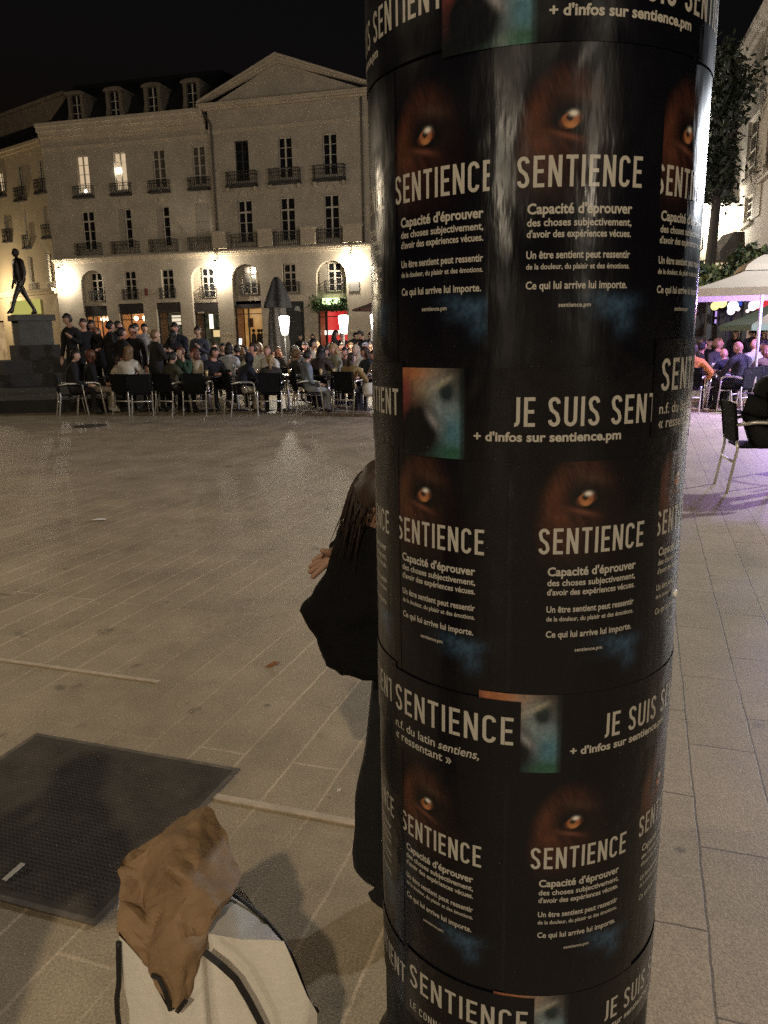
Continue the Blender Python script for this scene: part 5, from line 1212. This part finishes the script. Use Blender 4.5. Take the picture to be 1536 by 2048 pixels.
# ------------------------------------------------------------------ the stooping person behind the column
BX = Vector((.07, 1.98, 0))
def near_person():
    J = []
    def j(p, r, par, reg): J.append([Vector(p), r, par, reg]); return len(J)-1
    pel = j((.115,2.02,.66), .125, None, 'legs'); sp = j((.10,2.0,.80), .12, pel, 'top'); ch = j((.085,1.97,.93), .115, sp, 'top')
    nk = j((.035,1.94,1.02), .05, ch, 'skin'); h0 = j((.02,1.915,1.06), .05, nk, 'skin')
    for s in (-1, 1):
        if s < 0:
            sh = j((-.03,1.98,.99), .06, ch, 'top'); el = j((-.075,2.02,.94), .045, sh, 'top'); w = j((-.115,1.99,.935), .030, el, 'top'); h = j((-.136,1.975,.932), .020, w, 'skin')
            for k in range(4): b = j((-.164,1.988-.014*k,.932-.007*k), .009, h, 'skin'); c2 = j((-.186+.005*(k in (0,3)),1.988-.016*k,.924-.009*k), .008, b, 'skin'); j((-.203+.009*(k in (0,3)),1.985-.016*k,.914-.010*k), .007, c2, 'skin')
            t = j((-.148,1.950,.952), .010, h, 'skin'); j((-.168,1.940,.960), .008, t, 'skin')
        else:
            sh = j((.20,1.93,.97), .06, ch, 'top'); el = j((.28,1.80,.86), .045, sh, 'top'); w = j((.30,1.62,.92), .03, el, 'skin'); h = j((.30,1.56,.95), .028, w, 'skin')
            for k in range(4): b = j((.325-.017*k,1.53,.985), .0095, h, 'skin'); j((.327-.018*k,1.515,1.015+.006*(k in (1,2))), .008, b, 'skin')
            t = j((.265,1.545,.965), .010, h, 'skin'); j((.25,1.525,.985), .008, t, 'skin')
    for s, (hx, kx, ky, ax, ay) in ((-1, (.035,-.008,1.90,-.04,1.84)), (1, (.19,.22,1.90,.20,2.0))):
        hp_ = j((hx,2.0,.62), .085, pel, 'legs'); kn = j((kx,ky,.40), .060, hp_, 'legs'); cf = j(((kx+ax)/2-.012,(ky+ay)/2,.27), .070, kn, 'legs'); an = j((ax,ay,.14), .052, cf, 'legs'); j((ax-.04,ay-.0,.055), .050, an, 'shoe'); b2 = j((ax+.05,ay-.06,.045), .046, an, 'shoe'); j((ax+.13,ay-.12,.035), .036, b2, 'shoe')
    o = spawn(J); o.name = 'person'
    head = (Vector((.015,1.91,1.085)), Matrix.Rotation(R_(165), 3, 'Z') @ Matrix.Rotation(R_(-25), 3, 'X'))
    PEOPLE.append((o, J, head, ('long','brown'), (.004,.004,.005), (.004,.004,.005), 2, 2, None, 0))
    tag(o, 'stooping person in a black coat with long brown hair behind the poster column', 'person'); return o
np_ = near_person()
def waiter_emblem(o):
    m = MB(); n = 24
    for (r0, r1) in ((.052,.062),): m.add([(r*math.cos(2*math.pi*k/n), 0, r*math.sin(2*math.pi*k/n)) for r in (r0, r1) for k in range(n)], [(k, (k+1)%n, n+(k+1)%n, n+k) for k in range(n)])
    for z in (-.02, .008): m.tube([(-.035,0,z),(-.01,0,z+.022),(.012,0,z+.002),(.034,0,z+.02)], .006, 5)
    e = m.build('ring_emblem', mat('pale_green_print', (.28,.36,.18), .8), o); e.location = (0, -.162, 1.26); return e
waiter = [t[0] for t in PEOPLE if 'emblem' in t[0]['label'] and 'waiter' in t[0]['label']][0]
# unseen bystander, added to throw a shadow over the near paving
person((-.98, .42, 0), 0, 'unseen person in black added to shade the paving by the metal grate', 'stand', 1.74, hair=('short','dark'), top=K, legs=K, arms=('chest','chest'))
finish_people()
waiter_emblem(waiter)
# black coat: rings (z, x left, x right, y centre, y half depth)
hd_m = MB(); hc = Vector((.005, 1.915, 1.09))
for k in range(640):
    a = rng.uniform(-math.pi, math.pi); t = rng.uniform(.1, 1.0); el = t*1.35
    p0 = hc + Vector((.098*math.sin(el)*math.cos(a), .098*math.sin(el)*math.sin(a), .092*math.cos(el)))
    out = Vector((math.cos(a), math.sin(a), 0)); ln = rng.uniform(.11, .19)
    if a > -2.2 and a < -.6: ln *= .45
    p1 = p0 + out*.012 + Vector((rng.normal()*.006, rng.normal()*.006, -ln*.45)); p2 = p1 + out*rng.normal()*.014 + Vector((-.012+rng.normal()*.008, rng.normal()*.01, -ln*.55))
    hd_m.tube([hc + (p0-hc)*.9 + Vector((0,0,.02)), p0, p1, p2], [.002,.0028,.0024,.0008], 4)
hd_m.build('hair_strands', mat('dark_brown_strands', (.022,.011,.007), .6), np_)
rings = [(.570,.02,.24,2.0,.10),(.592,-.05,.27,2.0,.15),(.618,-.135,.29,2.0,.17),(.648,-.182,.30,2.0,.18),(.70,-.204,.30,2.0,.18),(.757,-.222,.30,2.0,.175),(.795,-.224,.29,1.99,.17),(.83,-.194,.28,1.98,.165),(.886,-.155,.265,1.97,.155),(.95,-.134,.25,1.96,.14),(1.007,-.118,.225,1.95,.125),(1.043,-.100,.19,1.94,.11),(1.07,-.078,.15,1.94,.09),(1.085,-.02,.11,1.94,.05)]
def fine_rings(R, k=4):
    out = []
    for a, b in zip(R, R[1:]):
        for i in range(k): out.append(tuple(p+(q-p)*i/k for p, q in zip(a, b)))
    return out + [R[-1]]
rings = fine_rings(rings)
m = MB(); n = 60; vs = []
for i, (z, xl, xr, yc, yd) in enumerate(rings):
    for k in range(n):
        a = 2*math.pi*k/n; cx, rx = (xl+xr)/2, (xr-xl)/2; f = 1+.025*math.sin(5*a+i*.12)
        vs.append((cx+rx*f*math.cos(a), yc+yd*f*math.sin(a), z + .05*(math.cos(a)*-.3 if i < 8 else 0) + .008*math.sin(3*a+i*.25)))
m.add(vs, [(i*n+k, i*n+(k+1)%n, (i+1)*n+(k+1)%n, (i+1)*n+k) for i in range(len(rings)-1) for k in range(n)] + [tuple(range(n-1,-1,-1)), tuple((len(rings)-1)*n+k for k in range(n))], 0, True)
ct = m.build('black_coat', mat('black_wool_coat', (.004,.004,.005), .95, bump=.4, bscale=40, spec=.2), np_)
crumple(ct, 0, .014, 10, 0); crumple(ct, 0, .006, 26, 0)

m = MB(); m.tube([(-.02,1.98,1.0),(-.085,2.01,.955),(-.118,1.992,.937),(-.128,1.985,.934)], [.062,.050,.038,.037], 14); m.build('coat_sleeve', ct.data.materials[0], np_)
# ------------------------------------------------------------------ carrier bag with a kraft paper bag
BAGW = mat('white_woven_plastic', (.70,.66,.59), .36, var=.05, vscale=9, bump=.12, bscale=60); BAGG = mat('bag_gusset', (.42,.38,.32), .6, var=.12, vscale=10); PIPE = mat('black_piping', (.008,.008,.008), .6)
KRAFT = mat('kraft_paper', (.235,.148,.078), .75, var=.22, vscale=11, bump=.5, bscale=16)
bag = empty('carrier_bag', (at(430,2048,1.12).x, 1.12, 0)); tag(bag, 'white carrier bag with black piping standing on the paving', 'bag')
B0 = bag.location.copy()
def bl(px, py, Y): return at(px, py, Y) - B0
m = MB()
# front panel: a creased sheet reaching the ground, with its sides and back
fr = [bl(239,1872,1.06), bl(300,1935,1.05), bl(338,2022,1.035), bl(376,2000,1.035), bl(405,1900,1.05), bl(412,1868,1.07), bl(480,1884,1.05), bl(566,1888,1.055), bl(612,1990,1.06), bl(634,2026,1.07)]
low = [Vector((p.x*.98, p.y-.0, .20)) for p in fr]; bot = [Vector((p.x*.95, p.y+.01, .008)) for p in fr]
N = len(fr)
mid = [ (a+b)*.5 + Vector((0, -.012*math.sin(i*1.9), 0)) for i, (a, b) in enumerate(zip(fr, low))]
m.add(fr+mid+low+bot, [(r*N+i, r*N+i+1, (r+1)*N+i+1, (r+1)*N+i) for r in range(3) for i in range(N-1)], 0)
# back panel and sides
bk = [bl(239,1790,1.22), bl(330,1780,1.24), bl(443,1705,1.24), bl(470,1752,1.23), bl(516,1828,1.22), bl(548,1860,1.20)]
bk = [Vector((p.x, p.y, p.z)) for p in bk]
bb = [Vector((p.x, p.y, .008)) for p in bk]; Nb = len(bk)
m.add(bk+bb, [(i, i+1, Nb+i+1, Nb+i) for i in range(Nb-1)], 0)
m.add([fr[0], bk[0], bb[0], bot[0], low[0], mid[0]], [(0,1,2,3,4,5)], 0)
m.add([bot[0], bot[-1], bb[-1], bb[0]], [(0,1,2,3)], 0)
body = m.build('bag_panel', BAGW, bag)
m = MB()
gpts = [bl(412,1866,1.075), bl(462,1792,1.16), bl(500,1815,1.16), bl(530,1842,1.15), bl(572,1892,1.09), bl(566,1886,1.06), bl(480,1880,1.055)]
m.add(gpts, [(0,1,6),(1,2,6),(2,3,6),(3,5,6),(3,4,5)], 0)
sd = [bl(530,1842,1.15), bl(572,1892,1.10), bl(616,1992,1.10), bl(636,2026,1.10)]
sb_ = [bk[-1], bk[-1]*1+Vector((.01,0,-.1)), Vector((bk[-1].x+.03, bk[-1].y-.01, .2)), Vector((bk[-1].x+.03, bk[-1].y-.01, .008))]
m.add(sd+sb_+[low[-1], bot[-1]], [(0,1,5,4),(1,2,6,5),(2,3,6),(3,8,6),(8,9,7,6)], 0)
gus = m.build('gusset', BAGG, bag)
def pipe(pts, r, nm='piping', par=bag, mt=PIPE):
    P = [Vector(p) for p in pts]; Q = []
    for i in range(len(P)-1):
        for k in range(5):
            t = k/5; p0 = P[max(i-1,0)]; p1 = P[i]; p2 = P[i+1]; p3 = P[min(i+2,len(P)-1)]
            Q.append(.5*((2*p1)+(p2-p0)*t+(2*p0-5*p1+4*p2-p3)*t*t+(3*p1-p0-3*p2+p3)*t*t*t))
    Q.append(P[-1]); m = MB(); m.tube(Q, r, 8); return m.build(nm, mt, par)
pipe([bl(464,1786,1.155), bl(500,1813,1.155), bl(532,1842,1.145), bl(571,1890,1.085), bl(594,1940,1.08), bl(612,1990,1.09), bl(622,2012,1.09), bl(635,2024,1.09), bl(632,2060,1.09), Vector((fr[-1].x, fr[-1].y, .02))], .0036)
pipe([bl(237,1884,1.055), bl(238,1960,1.05), bl(239,2060,1.045), Vector((fr[0].x*.97, fr[0].y-.004, .02))], .0045)
def strap(pts, w, nm='strap'):
    P = [Vector(p) for p in pts]; m = MB(); L = []
    for i, p in enumerate(P):
        t = (P[min(i+1,len(P)-1)]-P[max(i-1,0)]).normalized(); s = t.cross(Vector((0,-1,.35))).normalized()*w/2; nrm = Vector((0,-.0025,.001)); L += [p-s, p+s, p+s+nrm, p-s+nrm]
    m.add(L, [(i*4+a, i*4+(a+1)%4, (i+1)*4+(a+1)%4, (i+1)*4+a) for i in range(len(P)-1) for a in range(4)] + [(0,1,2,3), tuple(4*(len(P)-1)+k for k in (3,2,1,0))])
    return m.build(nm, PIPE, bag)
strap([bl(409,1903,1.03), bl(440,1927,1.02), bl(472,1957,1.02), bl(498,2000,1.02), bl(524,2050,1.02), bl(548,2110,1.025)], .0105)
strap([bl(303,1949,1.02), bl(318,1956,1.015), bl(330,1980,1.01), bl(337,2004,1.01), bl(341,2021,1.02)], .0065)
strap([bl(373,1999,1.01), bl(364,2011,1.01), bl(354,2024,1.02)], .0075)
# the kraft paper bag standing in it: folded sheet, front and back
kb = empty('kraft_bag', B0); tag(kb, 'crumpled brown kraft paper bag sticking out of the white carrier bag', 'paper bag')
KP = {'a':(397,1641,1.20),'b':(345,1662,1.19),'c':(301,1697,1.175),'d':(254,1731,1.16),'e':(238,1739,1.15),'f':(237,1800,1.11),'g':(236,1843,1.09),'h':(242,1878,1.07),'i':(296,1937,1.045),'j':(309,1971,1.03),'k':(335,2019,1.015),'l':(357,2024,1.015),'m':(378,1997,1.03),'n':(404,1903,1.045),'o':(412,1868,1.06),'p':(464,1787,1.11),'q':(443,1705,1.17),
      'u':(341,1676,1.165),'v':(334,1735,1.10),'w':(332,1778,1.115),'x':(287,1808,1.125),'y':(250,1780,1.12),'z':(285,1742,1.15),'A':(385,1770,1.085),'B':(350,1840,1.055),'C':(300,1900,1.05),'D':(400,1720,1.125),'E':(436,1812,1.075),'F':(372,1900,1.03),'G':(300,1860,1.075)}
ks = list(KP); KI = {k: i for i, k in enumerate(ks)}; kv = [bl(*KP[k]) for k in ks]
tri = ['abu','aDu','aqD','bcu','czu','cdz','dez','eyz','yef','fxy','xyz','uzv','zvx','vwx','uvD','DvA','vwA','DqA','qpA','wAB','xwB','xGB','fGx','fgG','ghC','GgC','GCB','hiC','ApE','EoB','AEB','pEo','BoF','noF','CBF','iCF','ijF','jkF','klF','lmF','mnF']
m = MB(); nK = len(kv)
back = [p + Vector((.004, .075 - .03*(p.z > .55), .0)) for p in kv]
m.add(kv, [tuple(KI[c] for c in t) for t in tri], 0)
m.add(back, [tuple(KI[c] for c in reversed(t)) for t in tri], 0)
rim = 'abcdefghijklmnopq'
m.add(kv+back, [(KI[rim[i]], KI[rim[(i+1)%len(rim)]], nK+KI[rim[(i+1)%len(rim)]], nK+KI[rim[i]]) for i in range(len(rim)) if i not in (1,2,3)], 0)
o = m.build('paper', KRAFT, kb)
bm = bmesh.new(); bm.from_mesh(o.data); bmesh.ops.subdivide_edges(bm, edges=bm.edges[:], cuts=7, use_grid_fill=True)
bmesh.ops.remove_doubles(bm, verts=bm.verts[:], dist=.0003)
for _ in range(2): bmesh.ops.smooth_vert(bm, verts=bm.verts[:], factor=.35, use_axis_x=True, use_axis_y=True, use_axis_z=True)
bm.normal_update()
for v in bm.verts:
    q = v.co; w = Vector((mnoise.noise(q*14), mnoise.noise(q*14+Vector((5,5,5))), 0))*.03
    k = (abs(mnoise.noise((q+w)*11)) - .2)*.013 + (abs(mnoise.noise((q+w*.5)*30+Vector((3,1,7)))) - .2)*.008 + abs(mnoise.noise(q*75))*.003
    v.co += v.normal*k
for f in bm.faces: f.smooth = True
bm.to_mesh(o.data); bm.free(); o.data.set_sharp_from_angle(angle=R_(26))
crumple(body, 3, .006, 9, 0); crumple(gus, 2, .003, 12, 0)
